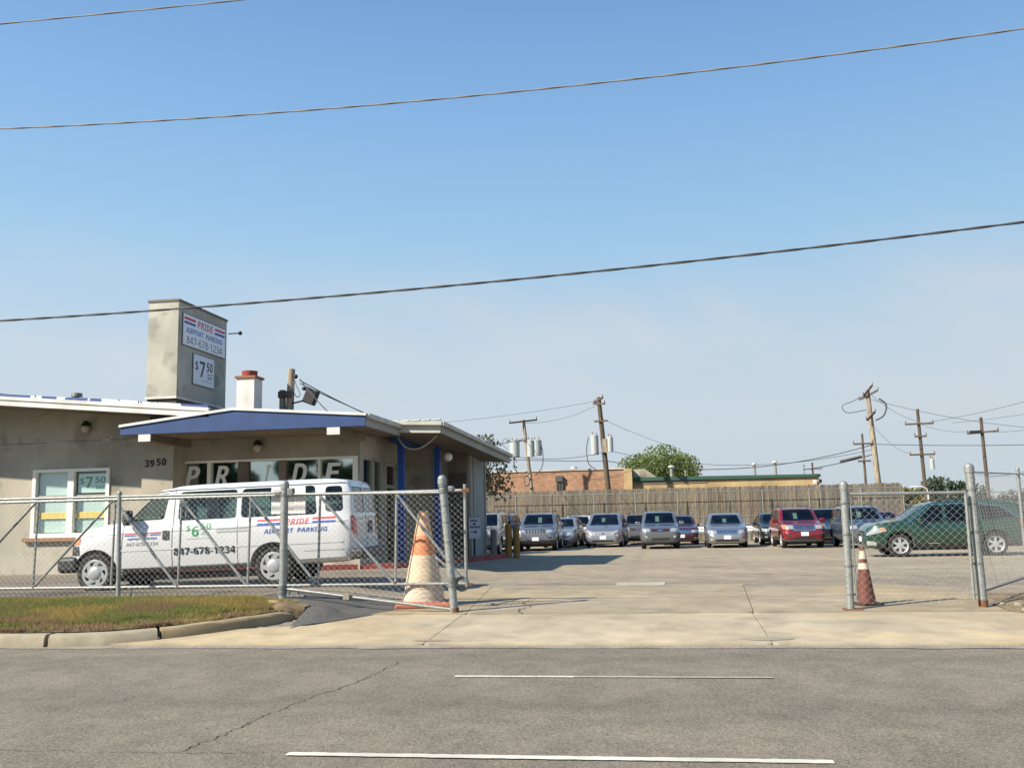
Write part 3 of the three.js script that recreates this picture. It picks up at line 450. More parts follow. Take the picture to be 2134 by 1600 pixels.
  wpart(RB, 'chimney', box(-12.9, -12.32, 4.4, 6.0, -27.6, -27.0), M.white).userData.label = 'white square chimney with a red cap';
  const ch = RB.children[RB.children.length - 1]; wpart(ch, 'chimney_cap', box(-12.95, -12.27, 6.0, 6.07, -27.65, -26.95), std({ color: lin(.42, .16, .085), map: concreteMap, roughness: .9 })); wpart(ch, 'flue', rod([-12.61, 6.07, -27.3], [-12.61, 6.25, -27.3], .23, .25, 20), M.redPaint);
  // side porch roof, its blue posts and header
  const c = [[-7.6, 4.24, -24.9], [-5.88, 4.18, -25.0], [-5.2, 3.72, -32.9], [-8.4, 4.0, -32.9]];
  const RC = wpart(B, 'porch_roof', deck(c, .06), M.black);
  wpart(RC, 'fascia', deck([[-7.55, 4.19, -24.93], [-5.92, 4.13, -25.03], [-5.92, 4.13, -25.09], [-7.55, 4.19, -24.99]], .25), M.trim);
  wpart(RC, 'fascia', deck([[-5.9, 4.125, -25.1], [-5.22, 3.665, -32.9], [-5.28, 3.665, -32.9], [-5.96, 4.125, -25.1]], .25), M.trimGrey);
  wpart(RC, 'gutter', deck([[-5.80, 4.19, -24.95], [-5.12, 3.73, -32.9], [-5.2, 3.73, -32.9], [-5.88, 4.19, -24.95]], .11), M.trim);
  wpart(RC, 'gutter', deck([[-7.5, 4.25, -24.82], [-5.86, 4.19, -24.92], [-5.87, 4.19, -25.0], [-7.5, 4.25, -24.9]], .10), M.trim);
  for (let k = 0; k < 5; k++) wpart(RC, 'peeling_edge', rbox(-7.35 + k * .3, -7.12 + k * .3, 4.245, 4.275, -25.2, -25.05, .01, 1), M.white);
  wpart(RC, 'soffit', deck([[-7.9, 3.97, -25.0], [-6.0, 3.93, -25.1], [-5.3, 3.47, -32.85], [-7.9, 3.62, -32.85]], .03), M.taupe);
  wpart(RC, 'header_beam', box(-7.5, -7.3, 3.7, 3.93, -28.15, -25.4), M.blue);
  for (const [x, z] of [[-7.4, -26.3], [-6.74, -28.05]]) wpart(B, 'porch_post', box(x - .09, x + .09, .2, 3.72, z - .09, z + .09), M.bluePost).userData.label = 'bright blue porch post';
  wpart(RC, 'dangling_cable', tube([[-7.32, 3.9, -25.6], [-7.15, 3.62, -25.6], [-6.9, 3.5, -25.6], [-6.65, 3.52, -25.6], [-6.45, 3.62, -25.6], [-6.15, 3.86, -25.6]], .022, 40, 6), M.trim);
  // wall lamps
  const lamp = (x, y, z) => { const l = wpart(B, 'wall_lamp', merge([rod([x, y + .02, z], [x, y + .02, z + .12], .05), rod([x, y - .05, z + .14], [x, y + .1, z + .14], .13, .05, 12)]), M.black); wpart(l, 'lamp_globe', new THREE.SphereGeometry(.12, 14, 10).scale(1, 1.1, 1).translate(x, y - .1, z + .14), std({ color: lin(.42, .38, .28), roughness: .3 })); };
  lamp(-15.64, 4.33, -23.6); lamp(-10.76, 3.66, -24.0); wpart(B, 'porch_lamp', new THREE.SphereGeometry(.14, 16, 12).translate(-6.41, 3.4, -28.1), M.frame);
}
// raised walk round the office with a red kerb
{
  const pts = [[-20, -21.7], [-13.2, -21.8], [-7.0, -24.4], [-5.75, -28.6], [-5.35, -32.9]], top = (x, z) => ground(x, z) + .13;
  const walk = new THREE.Group(); walk.name = 'office_walk'; walk.userData = { kind: 'structure', label: 'concrete walk round the office with red painted kerb', category: 'walk' }; scene.add(walk);
  for (let k = 1; k < pts.length - 1; k++) {
    const [a, b] = [pts[k], pts[k + 1]], n = 8, back = k === 1 ? 3 : 1.6, dx = b[0] - a[0], dz = b[1] - a[1], L = Math.hypot(dx, dz), nx = dz / L, nz = -dx / L;
    const quad = (o0, o1, lift) => deck([[a[0] + nx * o0, top(...a) + lift, a[1] + nz * o0], [b[0] + nx * o0, top(...b) + lift, b[1] + nz * o0], [b[0] + nx * o1, top(...b) + lift, b[1] + nz * o1], [a[0] + nx * o1, top(...a) + lift, a[1] + nz * o1]], .3);
    part(walk, 'red_kerb', quad(0, .22, .003 * k), M.redPaint); part(walk, 'walk_slab', quad(.22, back, -.003), M.concreteGrey);
  }
}
// sign tower on the roof
{
  const T = thing('sign_tower', 'tall beige box tower with parking price signs standing on the office roof', 'sign tower', [-15.43, 5.0, -28.7]);
  wpart(T, 'tower_body', box(-15.95, -14.92, 5.52, 8.60, -30.36, -27.0), M.towerStucco);
  wpart(T, 'cap', box(-15.98, -14.89, 8.60, 8.67, -30.39, -26.97), std({ color: lin(.17, .14, .11), roughness: .9 }));
  wpart(T, 'base_trim', box(-15.97, -14.9, 5.46, 5.52, -30.38, -26.96), M.white); wpart(T, 'plinth', box(-15.93, -14.94, 4.75, 5.46, -30.3, -27.03), std({ color: lin(.12, .105, .09), map: stuccoMap, roughness: .9 }));
  const board = (name, z0, z1, y0, y1, tex, label) => { const b = wpart(T, name, box(-14.92, -14.885, y0 - .03, y1 + .03, z1 - .03, z0 + .03), M.galvDark); const f = new THREE.PlaneGeometry(z0 - z1, y1 - y0); f.rotateY(Math.PI / 2); f.translate(-14.881, (y0 + y1) / 2, (z0 + z1) / 2); wpart(b, 'sign_face', f, std({ map: tex, roughness: .5 })); b.userData.label = label; };
  board('sign_board', -27.25, -30.18, 7.25, 8.26, canvasTex(768, 272, (c, w, h) => {
    c.fillStyle = '#e3e6ea'; c.fillRect(0, 0, w, h); stripes(c, 12, 205, 24, 22, 8); stripes(c, 560, 752, 24, 22, 8);
    c.textAlign = 'center'; c.textBaseline = 'middle'; c.fillStyle = '#b8283a'; c.save(); c.translate(384, 52); c.transform(1.12, 0, -.16, 1, 0, 0); c.font = 'bold 88px sans-serif'; c.fillText('PRIDE', 0, 0); c.restore();
    c.fillStyle = '#274f9e'; c.font = 'bold 66px sans-serif'; c.save(); c.translate(384, 136); c.transform(1.10, 0, -.12, 1, 0, 0); c.fillText('AIRPORT  PARKING', 0, 0, 650); c.restore();
    c.fillStyle = '#23252c'; c.font = '92px sans-serif'; c.save(); c.translate(384, 222); c.scale(1.16, 1); c.fillText('847-678-1234', 0, 0, 630); c.restore();
  }), 'white sign with red and blue lettering and a phone number');
  board('price_board', -27.98, -29.41, 6.07, 7.05, canvasTex(384, 264, (c, w, h) => {
    c.fillStyle = '#d9dde2'; c.fillRect(0, 0, w, h); c.fillStyle = '#1a1d24'; c.textAlign = 'center'; c.textBaseline = 'middle';
    c.font = 'bold 112px sans-serif'; c.fillText('$', 58, 100); c.font = 'bold 200px sans-serif'; c.fillText('7', 160, 120); c.font = 'bold 112px sans-serif'; c.fillText('50', 296, 84); c.fillRect(250, 146, 110, 6); c.font = 'bold 44px sans-serif'; c.fillText('DAY', 305, 180);
    c.fillStyle = '#8a8d92'; for (let i = 150; i < 360; i += 13) c.fillRect(i, 216, 9, 7);
  }), 'white price sign reading 7.50 a day');
  wpart(T, 'side_lamp', merge([rod([-14.9, 8.18, -30.45], [-14.6, 8.28, -30.9], .02), new THREE.SphereGeometry(.075, 10, 8).translate(-14.62, 8.26, -30.8)]), M.black);
  wpart(T, 'side_lamp', merge([rod([-15.95, 8.0, -28.6], [-16.1, 7.9, -28.6], .03), new THREE.SphereGeometry(.09, 10, 8).scale(.7, 1, 1).translate(-16.12, 7.9, -28.6)]), M.trimGrey);
}
// service mast behind the gable with floodlight and spotlight
{
  const m = thing('service_mast', 'pale wooden service mast with meter boxes rising behind the blue gable', 'utility pole', [-12.38, 3.6, -30]);
  wpart(m, 'mast_pole', rod([-12.44, 3.5, -30], [-12.33, 6.72, -30], .15, .12, 12), M.poleWoodPale); wpart(m, 'mast_post', box(-12.72, -12.56, 3.5, 6.0, -30.1, -29.9), M.poleWoodPale); wpart(m, 'cross_block', box(-12.74, -12.28, 5.72, 5.94, -29.95, -29.82), M.poleWood);
  wpart(m, 'insulator', merge([new THREE.SphereGeometry(.08, 10, 8).translate(-12.16, 6.45, -29.95), new THREE.SphereGeometry(.09, 10, 8).scale(1, .8, 1).translate(-11.84, 6.02, -29.95)]), M.black);
  wpart(m, 'service_loop', tube([[-12.2, 6.4, -29.9], [-12.1, 6.1, -29.9], [-11.98, 5.82, -29.9], [-12.06, 5.72, -29.9], [-12.2, 5.9, -29.9], [-12.22, 6.3, -29.9]], .016, 40), M.cableGrey);
  const f = wpart(m, 'floodlight', new RoundedBoxGeometry(.42, .52, .3, 2, .04).rotateZ(-.38).translate(-11.58, 5.72, -29.9), M.black); wpart(f, 'floodlight_arm', rod([-12.4, 5.5, -29.95], [-11.7, 5.62, -29.9], .028), M.black);
  const s = thing('roof_spotlight', 'tiny spotlight on the ridge of the blue gable roof', 'lamp', [-9.35, 4.28, -23.4]); part(s, 'stem', rod([0, -.12, 0], [0, .08, 0], .02), M.galv); part(s, 'head', rod([-.08, .08, 0], [.08, .14, 0], .045, .06, 10), M.greyPlastic);
}

// ---------------------------------------------------------------- chain-link fences and gates
// woven wire between two ends; lower and upper heights are functions of the way along (0..1)
function linkMesh(a, b, y0, y1, pitch, r) {
  const dx = b[0] - a[0], dz = b[1] - a[1], L = Math.hypot(dx, dz), ux = dx / L, uz = dz / L, n = Math.floor(L / pitch), step = pitch * .92, P = [], idx = [];
  const ring = [[1, 0], [-.5, .87], [-.5, -.87]];
  for (let i = 0; i <= n; i++) {
    const s0 = i * pitch, t = clamp(s0 / L), lo = y0(t), hi = y1(t), k0 = Math.ceil(lo / step), k1 = Math.floor(hi / step); let prev = -1;
    for (let k = k0; k <= k1; k++) {
      const sgn = (((k + i) % 2) + 2) % 2 ? 1 : -1, s = clamp(s0 + sgn * (pitch / 2 + r * .4), 0, L), o = sgn * r * .7, base = P.length / 3;
      for (const [c, d] of ring) P.push(a[0] + ux * (s + c * r * 1.25) - uz * (o + d * r), k * step, a[1] + uz * (s + c * r * 1.25) + ux * (o + d * r));
      if (prev >= 0) for (let q = 0; q < 3; q++) { const w = (q + 1) % 3; idx.push(prev + q, base + q, prev + w, prev + w, base + q, base + w); }
      prev = base;
    }
  }
  const g = new THREE.BufferGeometry(); g.setAttribute('position', new THREE.Float32BufferAttribute(P, 3)); g.setIndex(idx); g.computeVertexNormals(); return g;
}
const wireMat = M.wire;
function meshPart(parent, ...args) { const m = wpart(parent, 'wire_mesh', linkMesh(...args), args[5] > .0026 ? M.wireFar : wireMat); m.userData.kind = 'stuff'; return m; }
function post(parent, p, q, r, mat = M.galv, cap = true) {
  const o = wpart(parent, 'post', metres(rod(p, q, r, r, 16)), mat); if (cap) { const c = new THREE.SphereGeometry(r * 1.12, 14, 8).scale(1, .9, 1); c.translate(...q); wpart(o, 'post_cap', merge([c, rod(q, [q[0], q[1] - r * 1.3, q[2]], r * 1.14, r * 1.14, 16)]), mat); } return o;
}
const bandRing = (x, y, z, r, h = .03) => rod([x, y - h / 2, z], [x, y + h / 2, z], r, r, 14);

{ // fixed fence to the left of the driveway
  const z = -14.42, F = thing('chain_link_fence', 'galvanised chain-link fence along the grass in front of the white van', 'fence', [-6, .3, z]);
  post(F, [-8.89, .1, z], [-8.94, 2.10, z], .034, M.galv, true); post(F, [-15.5, .2, z], [-15.5, 2.05, z], .034); post(F, [-12.2, .2, z], [-12.2, 2.05, z], .034);
  const mid = post(F, [-6.04, .1, z], [-6.02, 2.17, z], .062);
  wpart(mid, 'clamp', merge([bandRing(-6.02, 2.0, z, .072, .05), bandRing(-6.02, 2.1, z, .07, .03), rbox(-5.97, -5.86, 1.97, 2.10, z - .05, z + .05, .02), rbox(-6.18, -6.08, 1.99, 2.05, z - .03, z + .05, .01), bandRing(-6.04, .52, z, .075, .06), bandRing(-6.04, .44, z, .075, .05)]), M.galvDark);
  const gp = post(F, [-3.16, .02, -14.2], [-3.34, 2.17, -14.2], .062); gp.userData.label = 'leaning gate post with a domed cap';
  const at = (y) => lerp(-3.16, -3.34, (y - .12) / 2.05);
  wpart(gp, 'clamp', merge([bandRing(at(1.98), 1.98, -14.2, .074, .06), bandRing(at(2.06), 2.06, -14.2, .072, .03), rbox(at(2) + .05, at(2) + .17, 1.96, 2.06, -14.3, -14.18, .03), bandRing(at(.62), .62, -14.2, .074, .07), bandRing(at(.54), .54, -14.2, .074, .04), flat(new THREE.TorusGeometry(.09, .028, 8, 18).translate(at(.55) + .13, .55, -14.3))]), M.galvDark);
  for (const y of [.9, 1.2, 1.5, 1.75]) wpart(gp, 'tie_band', bandRing(at(y), y, -14.2, .067, .02), M.galvDark);
  wpart(gp, 'rusty_foot', metres(rod([-3.155, .02, -14.2], [-3.165, .2, -14.2], .066, .065, 14)), M.rust);
  wpart(F, 'top_rail', metres(rod([-15.5, 2.06, z], [-6.02, 2.03, z], .021)), M.galv); wpart(F, 'top_rail', metres(rod([-6.02, 2.0, z], [-3.33, 1.96, -14.22], .021)), M.galv);
  wpart(F, 'ground_rail', metres(rod([-6.02, .50, z], [-3.18, .17, -14.22], .024)), M.galv);
  const st = wpart(F, 'rail_tag', box(-4.98, -4.88, .33, .43, -14.30, -14.28), M.stone); st.rotation.z = 0;
  meshPart(F, [-15.5, z + .01], [-6.06, z + .01], () => .37, () => 2.06, .052, .0021);
  meshPart(F, [-6.0, z + .01], [-3.24, -14.2], (t) => lerp(.50, .18, t), (t) => lerp(2.02, 1.95, t), .052, .0021);
}
{ // sliding gate parked behind it
  const z = -14.78, G = thing('sliding_gate', 'long sliding chain-link gate with diagonal braces, parked behind the fixed fence', 'gate', [-7.2, .4, z]), yb = .52, yt = 2.0, x0 = -16.5, x1 = -3.1;
  wpart(G, 'gate_rail', metres(rod([x0, yt, z], [x1, yt, z], .027)), M.galv); wpart(G, 'gate_rail', metres(rod([x0, yb, z], [x1, yb, z], .027)), M.galv);
  const xs = [-13.6, -12.2, -10.72, -9.26, -8.04, -6.80, -5.58, -4.27];
  for (const x of xs) wpart(G, 'upright', metres(rod([x, yb, z], [x + .03, yt, z], .02)), M.galv);
  wpart(G, 'end_post', metres(rod([x1, yb - .08, z], [x1, yt + .1, z], .027)), M.galv).userData.label = 'end post of the sliding gate';
  for (let k = 0; k < xs.length; k++) { const x = xs[k], xn = xs[k + 1] ?? x1; if (k < 3) { wpart(G, 'brace', metres(rod([x + .02, yb + .02, z], [xn - .02, yt - .02, z], .02)), M.galvDark); } else { wpart(G, 'brace', metres(rod([x + .02, yt - .02, z], [xn - .03, yb + .02, z], .024)), M.galv); } }
  for (const x of [-9.24, -10.7, -8.05, -5.58, -4.27]) wpart(G, 'weld', new THREE.SphereGeometry(.034, 8, 6).translate(x, x === -9.24 ? yt - .03 : yb + .02, z), M.rust);
  wpart(G, 'end_brace', metres(rod([x1 - .5, .95, z], [x1, yb, z], .022)), M.galv); wpart(G, 'latch', merge([rbox(-3.13, -3.0, .48, .53, z - .02, z + .02, .008), rbox(-3.16, -3.02, 1.96, 2.03, z - .03, z + .03, .01)]), M.rust);
  meshPart(G, [-3.45, z - .03], [x1, z - .03], () => yb, () => yt, .052, .0021);
  wpart(G, 'track_roller', merge([flat(new THREE.TorusGeometry(.08, .02, 8, 16).translate(-6.0, .40, z)), rbox(-6.2, -5.8, .33, .37, z - .05, z + .05, .01)]), M.galvDark);
  for (const x of [-15.4, -12.1, -8.9]) wpart(G, 'support_leg', metres(rod([x, .2, z], [x, yb, z], .022)), M.galvDark);
}
{ // faded notice wired to the gate
  const n = thing('notice_board', 'faded white notice with red print wired to the gate behind the middle post', 'sign', [-6.13, 1.93, -14.84]);
  const f = pbox(-.30, .30, -.24, .22, -.006, .006); part(n, 'notice_panel', f, std({ roughness: .6, map: canvasTex(256, 192, (c, w, h) => { c.fillStyle = '#d8d8d4'; c.fillRect(0, 0, w, h); c.fillStyle = '#b89a98'; for (const [y, a, b, hh] of [[18, 14, 76, 14], [62, 40, 210, 12], [100, 30, 120, 14], [96, 134, 172, 26], [104, 186, 232, 12], [150, 90, 170, 18]]) for (let x = a; x < b; x += 14) c.fillRect(x, y + (x % 3), 10, hh); }) }));
}
{ // gate leaf right of the driveway
  const z = -14.2, G = thing('gate_panel', 'short chain-link gate panel standing by the small brown cone', 'gate', [3.55, .12, z]);
  post(G, [2.65, 0, z], [2.675, 1.92, z], .055); wpart(G, 'base_plate', rbox(2.54, 2.82, .125, .15, z - .1, z + .1, .008), M.rust);
  wpart(G, 'gate_rail', metres(rod([2.74, 1.78, z], [4.37, 1.765, z - .1], .024)), M.galv); wpart(G, 'gate_upright', metres(rod([2.745, .24, z], [2.75, 1.78, z], .014)), M.galv); wpart(G, 'gate_upright', metres(rod([4.36, .26, z - .1], [4.37, 1.765, z - .1], .022)), M.galv);
  wpart(G, 'hinge_band', merge([1.65, 1.2, .75, .35].flatMap((y) => [rod([2.66, y, z], [2.78, y, z], .014), bandRing(2.66, y, z, .06, .025)])), M.galvDark);
  meshPart(G, [2.75, z], [4.36, z - .1], () => .20, () => 1.77, .056, .0022);
  const F = thing('chain_link_fence', 'tall chain-link fence running back from the right-hand gate post', 'fence', [4.5, .1, -14.4]);
  const gp = post(F, [4.51, -.02, -14.4], [4.48, 2.13, -14.4], .062); wpart(gp, 'rusty_foot', metres(rod([4.51, -.02, -14.4], [4.508, .24, -14.4], .066, .065, 14)), M.rust);
  wpart(gp, 'tie_band', merge([.75, 1.2, 1.6, 1.8].flatMap((y) => [bandRing(4.49, y, -14.4, .067, .025), rod([4.36, y, -14.36], [4.5, y, -14.4], .012)])), M.galvDark);
  const far = [10.0, -24.4]; wpart(F, 'bottom_rail', metres(rod([4.56, .36, -14.45], [far[0], .25, far[1]], .016)), M.galvDark); wpart(F, 'top_wire', metres(rod([4.5, 2.06, -14.42], [far[0], 2.2, far[1]], .012)), M.galv);
  for (const t of [.33, .66, 1]) post(F, [lerp(4.5, far[0], t), 0, lerp(-14.4, far[1], t)], [lerp(4.5, far[0], t), 2.2, lerp(-14.4, far[1], t)], .03);
  meshPart(F, [4.52, -14.42], far, () => .36, (t) => lerp(2.06, 2.2, t), .056, .0017);
}

// ---------------------------------------------------------------- cones, bollards, small sign
function lathe(pts, seg = 36) { return flat(new THREE.LatheGeometry(pts.map(([r, y]) => new THREE.Vector2(r, y)), seg)); }
{
  const c = thing('traffic_cone', 'giant sun-faded orange and white traffic cone behind the fence', 'traffic cone', [-3.88, gRight(15.1) + .02, -15.1]);
  const scuff = dataTex(256, (u, v, i, j) => { const n = fbm(u * 6, v * 6, 4, 5, 6), s = sstep(.56, .7, fbm(u * 14, v * 4, 9, 3)); const k = 228 + (n - .5) * 36 - s * 14; return [k, k * .98, k * .94]; }, true, 1);
  const r = (y) => lerp(.345, .075, (y - .09) / 1.45), band = (name, y0, y1, col, out = 0, label) => { const m = part(c, name, lathe([[r(y0) + out, y0], [r((y0 + y1) / 2) + out, (y0 + y1) / 2], [r(y1) + out, y1]]), std({ color: col, map: scuff, roughness: .75 })); m.userData.label = label; };
  band('cone_skirt', .09, .30, lin(.70, .61, .53), 0, 'grubby white skirt'); band('reflective_sleeve', .30, .83, lin(.76, .62, .47), .006, 'faded cream sleeve'); band('cone_body', .83, 1.14, lin(.80, .29, .13), 0, 'bright orange middle'); band('cone_tip', 1.14, 1.52, lin(.84, .50, .33), 0, 'bleached orange tip');
  part(c, 'cone_top', lathe([[.078, 1.50], [.08, 1.53], [.07, 1.545], [.045, 1.545], [.045, 1.4]]), std({ color: lin(.74, .38, .22), roughness: .8 }));
  part(c, 'cone_base', merge([rbox(-.45, .45, 0, .075, -.45, .45, .03), lathe([[.42, .07], [.37, .085], [.345, .10]])]), std({ color: lin(.52, .19, .13), map: scuff, roughness: .85 })); c.rotation.y = .22;
  const d = thing('traffic_cone', 'small dark red-brown traffic cone with two white bands behind the gate panel', 'traffic cone', [2.99, gRight(14.8) + .027, -14.8]);
  const q = (y) => lerp(.145, .03, (y - .03) / .81), seg = (name, y0, y1, col, o = 0) => part(d, name, lathe([[q(y0) + o, y0], [q(y1) + o, y1]]), std({ color: col, map: scuff, roughness: .7 }));
  seg('cone_body', .03, .84, lin(.15, .042, .028)); seg('white_band', .52, .61, lin(.66, .60, .50), .004); seg('white_band', .67, .79, lin(.62, .57, .50), .004); part(d, 'cone_top', lathe([[.031, .83], [.03, .85], [.015, .85], [.015, .7]]), M.rust);
  part(d, 'cone_base', rbox(-.18, .18, 0, .035, -.18, .18, .015), std({ color: lin(.05, .028, .022), roughness: .9 })); d.rotation.y = .5;
}
for (const [x, z, h, m, lab] of [[-5.36, -33.0, 1.14, M.yellowPaint, 'taller ochre bollard by the office corner'], [-5.08, -33.05, 1.06, M.yellowPaint, 'shorter ochre bollard beside the taller one'], [-5.92, -33.1, .92, M.greyPaint, 'worn grey bollard next to the office corner']]) {
  const b = thing('bollard', lab, 'bollard', [x, ground(x, z), z], 'bollards at the office corner'); part(b, 'pipe', metres(rod([0, -.05, 0], [0, h, 0], .115, .115, 18)), m); part(b, 'dome', new THREE.SphereGeometry(.115, 18, 8, 0, 6.3, 0, 1.57).scale(1, .5, 1).translate(0, h, 0), m);
}
{
  const s = thing('direction_sign', 'small white arrow sign on a dark post by the office side wall', 'sign', [-6.02, ground(-6, -30.1) + .13, -30.1]);
  part(s, 'sign_post', box(-.03, .03, 0, 1.2, -.03, .03), M.black);
  part(s, 'sign_panel', pbox(-.17, .21, .56, 1.22, .031, .045), std({ roughness: .6, map: canvasTex(150, 260, (c, w, h) => { c.fillStyle = '#c9cad6'; c.fillRect(0, 0, w, h); c.fillStyle = '#33344f'; for (let i = 22; i < 120; i += 20) c.fillRect(i, 22, 14, 26); c.fillRect(56, 66, 34, 24); for (let i = 16; i < 134; i += 19) c.fillRect(i, 104, 14, 26); c.fillRect(20, 172, 60, 12); c.beginPath(); c.moveTo(76, 156); c.lineTo(112, 178); c.lineTo(76, 200); c.fill(); }) }));
}

// ---------------------------------------------------------------- vehicles
const evaluator = new Evaluator(); evaluator.attributes = ['position', 'normal', 'uv'];
const PAINT = std({ name: 'paint' }), CUT = M.plastic, LINE = M.lining, PRISM = std({ name: 'prism' });
const addUv = (g) => { if (!g.attributes.uv) g.setAttribute('uv', new THREE.Float32BufferAttribute(new Float32Array(g.attributes.position.count * 2), 2)); return g; };
function brush(g, mat) { for (const k of Object.keys(g.attributes)) if (!['position', 'normal', 'uv'].includes(k)) g.deleteAttribute(k); addUv(g); g.clearGroups(); const b = new Brush(g, mat); b.updateMatrixWorld(true); return b; }
function csg(a, b, op) { const r = evaluator.evaluate(a, b, op); r.updateMatrixWorld(true); return r; }
function keep(result, mat) {   // the triangles of a result that came from one material
  const g = result.geometry, mats = Array.isArray(result.material) ? result.material : [result.material], out = { position: [], normal: [], uv: [] }, ix = g.index;
  const groups = g.groups.length ? g.groups : [{ start: 0, count: ix ? ix.count : g.attributes.position.count, materialIndex: 0 }];
  for (const gr of groups) if (mats[gr.materialIndex] === mat) for (let i = gr.start; i < gr.start + gr.count; i++) { const v = ix ? ix.getX(i) : i; for (const [k, n] of [['position', 3], ['normal', 3], ['uv', 2]]) for (let q = 0; q < n; q++) out[k].push(g.attributes[k].array[v * n + q]); }
  const r = new THREE.BufferGeometry(); for (const [k, n] of [['position', 3], ['normal', 3], ['uv', 2]]) r.setAttribute(k, new THREE.Float32BufferAttribute(out[k], n)); return r;
}
function loft(S, { grow = 0, dw = 0, dt = 0, floor = null, x0 = -S.L / 2, x1 = S.L / 2, N = 64 } = {}) {
  const P = [], idx = []; let R = 0; const rows = [];
  for (let i = 0; i <= N; i++) {
    const x = lerp(x0, x1, .5 - .5 * Math.cos(Math.PI * i / N)), yt = S.topF(x) - dt, yb = floor ?? S.botF(x), w = S.widF(x) - dw, bl = Math.min(S.beltF(x), yt - .02), hb = bl - yb, gh = yt - bl;
    const r = Math.min(S.roofR ?? .11, gh * .55), ws = w * .95, zB = ws - S.tumble * Math.max(gh - r, 0) - gh * .04, half = [[yb, 0], [yb, w * .45], [yb, w * .8], [yb + Math.min(.03, hb * .06), w * .9], [yb + Math.min(.1, hb * .2), w * .962], [yb + hb * .3, w * .986], [yb + hb * .52, w], [yb + hb * .72, w * .998], [yb + hb * .86, w * .99], [bl - hb * .05, w * .974], [bl, ws]];
    for (const t of [.33, .66, 1]) half.push([lerp(bl, yt - r, t), lerp(ws, zB, t) + Math.sin(t * Math.PI) * gh * .02]);
    half.push([yt - r * .55, zB - r * .16], [yt - r * .24, zB - r * .5], [yt - r * .08, zB - r * 1.05], [yt - .012, zB * .62], [yt - .003, zB * .3], [yt, 0]);
    const ring = [...half.map(([y, z]) => [y, z]), ...half.slice(1, -1).reverse().map(([y, z]) => [y, -z])]; R = ring.length; rows.push(P.length / 3); for (const [y, z] of ring) P.push(x, y, z);
  }
  for (let i = 0; i < N; i++) for (let k = 0; k < R; k++) { const a = rows[i] + k, d = rows[i] + (k + 1) % R, b = rows[i + 1] + k, c = rows[i + 1] + (k + 1) % R; idx.push(a, b, c, a, c, d); }
  for (const [row, f] of [[rows[0], 1], [rows[N], 0]]) { let cy = 0; for (let k = 0; k < R; k++) cy += P[(row + k) * 3 + 1] / R; const c = P.length / 3; P.push(P[row * 3], cy, 0); for (let k = 0; k < R; k++) { const a = row + k, b = row + (k + 1) % R; idx.push(...(f ? [c, a, b] : [c, b, a])); } }
  const g = new THREE.BufferGeometry(); g.setAttribute('position', new THREE.Float32BufferAttribute(P, 3)); g.setIndex(idx); g.computeVertexNormals();
  if (grow) { const p = g.attributes.position, n = g.attributes.normal; for (let i = 0; i < p.count; i++) p.setXYZ(i, p.getX(i) + n.getX(i) * grow, p.getY(i) + n.getY(i) * grow, p.getZ(i) + n.getZ(i) * grow); }
  return toCreasedNormals(g, .55);
}
const prismZ = (shape, z0, z1) => new THREE.ExtrudeGeometry(shape, { depth: z1 - z0, bevelEnabled: false, curveSegments: 5 }).translate(0, 0, z0);
const prismX = (shape, x0, x1) => new THREE.ExtrudeGeometry(shape, { depth: x1 - x0, bevelEnabled: false, curveSegments: 5 }).rotateY(Math.PI / 2).translate(x0, 0, 0);
// wheels: tyre and rim, shared by all
function tyreGeo(R, w) { const h = R * .32; return lathe([[R - h, -w / 2 + .01], [R - h * .5, -w / 2 - .004], [R - .03, -w / 2 + .012], [R - .004, -w / 2 + .045], [R, -w * .25], [R, w * .25], [R - .004, w / 2 - .045], [R - .03, w / 2 - .012], [R - h * .5, w / 2 + .004], [R - h, w / 2 - .01]], 40).rotateX(Math.PI / 2); }
function rimGeo(R, w, kind) {
  const r = R * .70, parts = [lathe([[r, -w / 2], [r + .004, w / 2 - .012], [r - .012, w / 2 - .006], [r - .03, w / 2 - .03], [r - .035, -w / 2]], 40).rotateX(Math.PI / 2)];
  const n = kind === 'cover' ? 7 : kind === 'six' ? 6 : 5, s = new THREE.Shape(Array.from({ length: 48 }, (_, k) => new THREE.Vector2(Math.cos(k / 48 * 2 * Math.PI) * (r - .01), Math.sin(k / 48 * 2 * Math.PI) * (r - .01))));
  for (let k = 0; k < n; k++) { const a = k / n * 6.2832, d = kind === 'cover' ? .25 : kind === 'six' ? .30 : .38, sk = kind === 'cover' ? .25 : 0, ri = r * (kind === 'cover' ? .58 : .36), ro = r * (kind === 'cover' ? .84 : .88); const q = [[ri, a - d * .6 + sk], [ri, a + d * .6 + sk], [ro, a + d * 1.05], [ro, a - d * 1.05]].map(([q0, b]) => [Math.cos(b) * q0, Math.sin(b) * q0]); s.holes.push(new THREE.Path(roundPoly(q, r * .1).getPoints(4).filter((p, i, a) => i === 0 || (p.distanceTo(a[i - 1]) > 1e-5 && p.distanceTo(a[0]) > 1e-5)).reverse())); }
  const disc = new THREE.ExtrudeGeometry(s, { depth: .02, bevelEnabled: true, bevelSize: .004, bevelThickness: .005, bevelSegments: 1, curveSegments: 24 }); disc.translate(0, 0, w / 2 - (kind === 'cover' ? .03 : .055)); parts.push(disc);
  parts.push(lathe(kind === 'cover' ? [[0, .034], [r * .24, .031], [r * .40, .018], [r * .5, 0], [r * .5, -.02]] : [[0, .02], [r * .16, .018], [r * .2, 0], [r * .2, -.02]], 20).rotateX(Math.PI / 2).translate(0, 0, w / 2 - (kind === 'cover' ? .008 : .045))); return merge(parts);
}
const wheelCache = new Map();
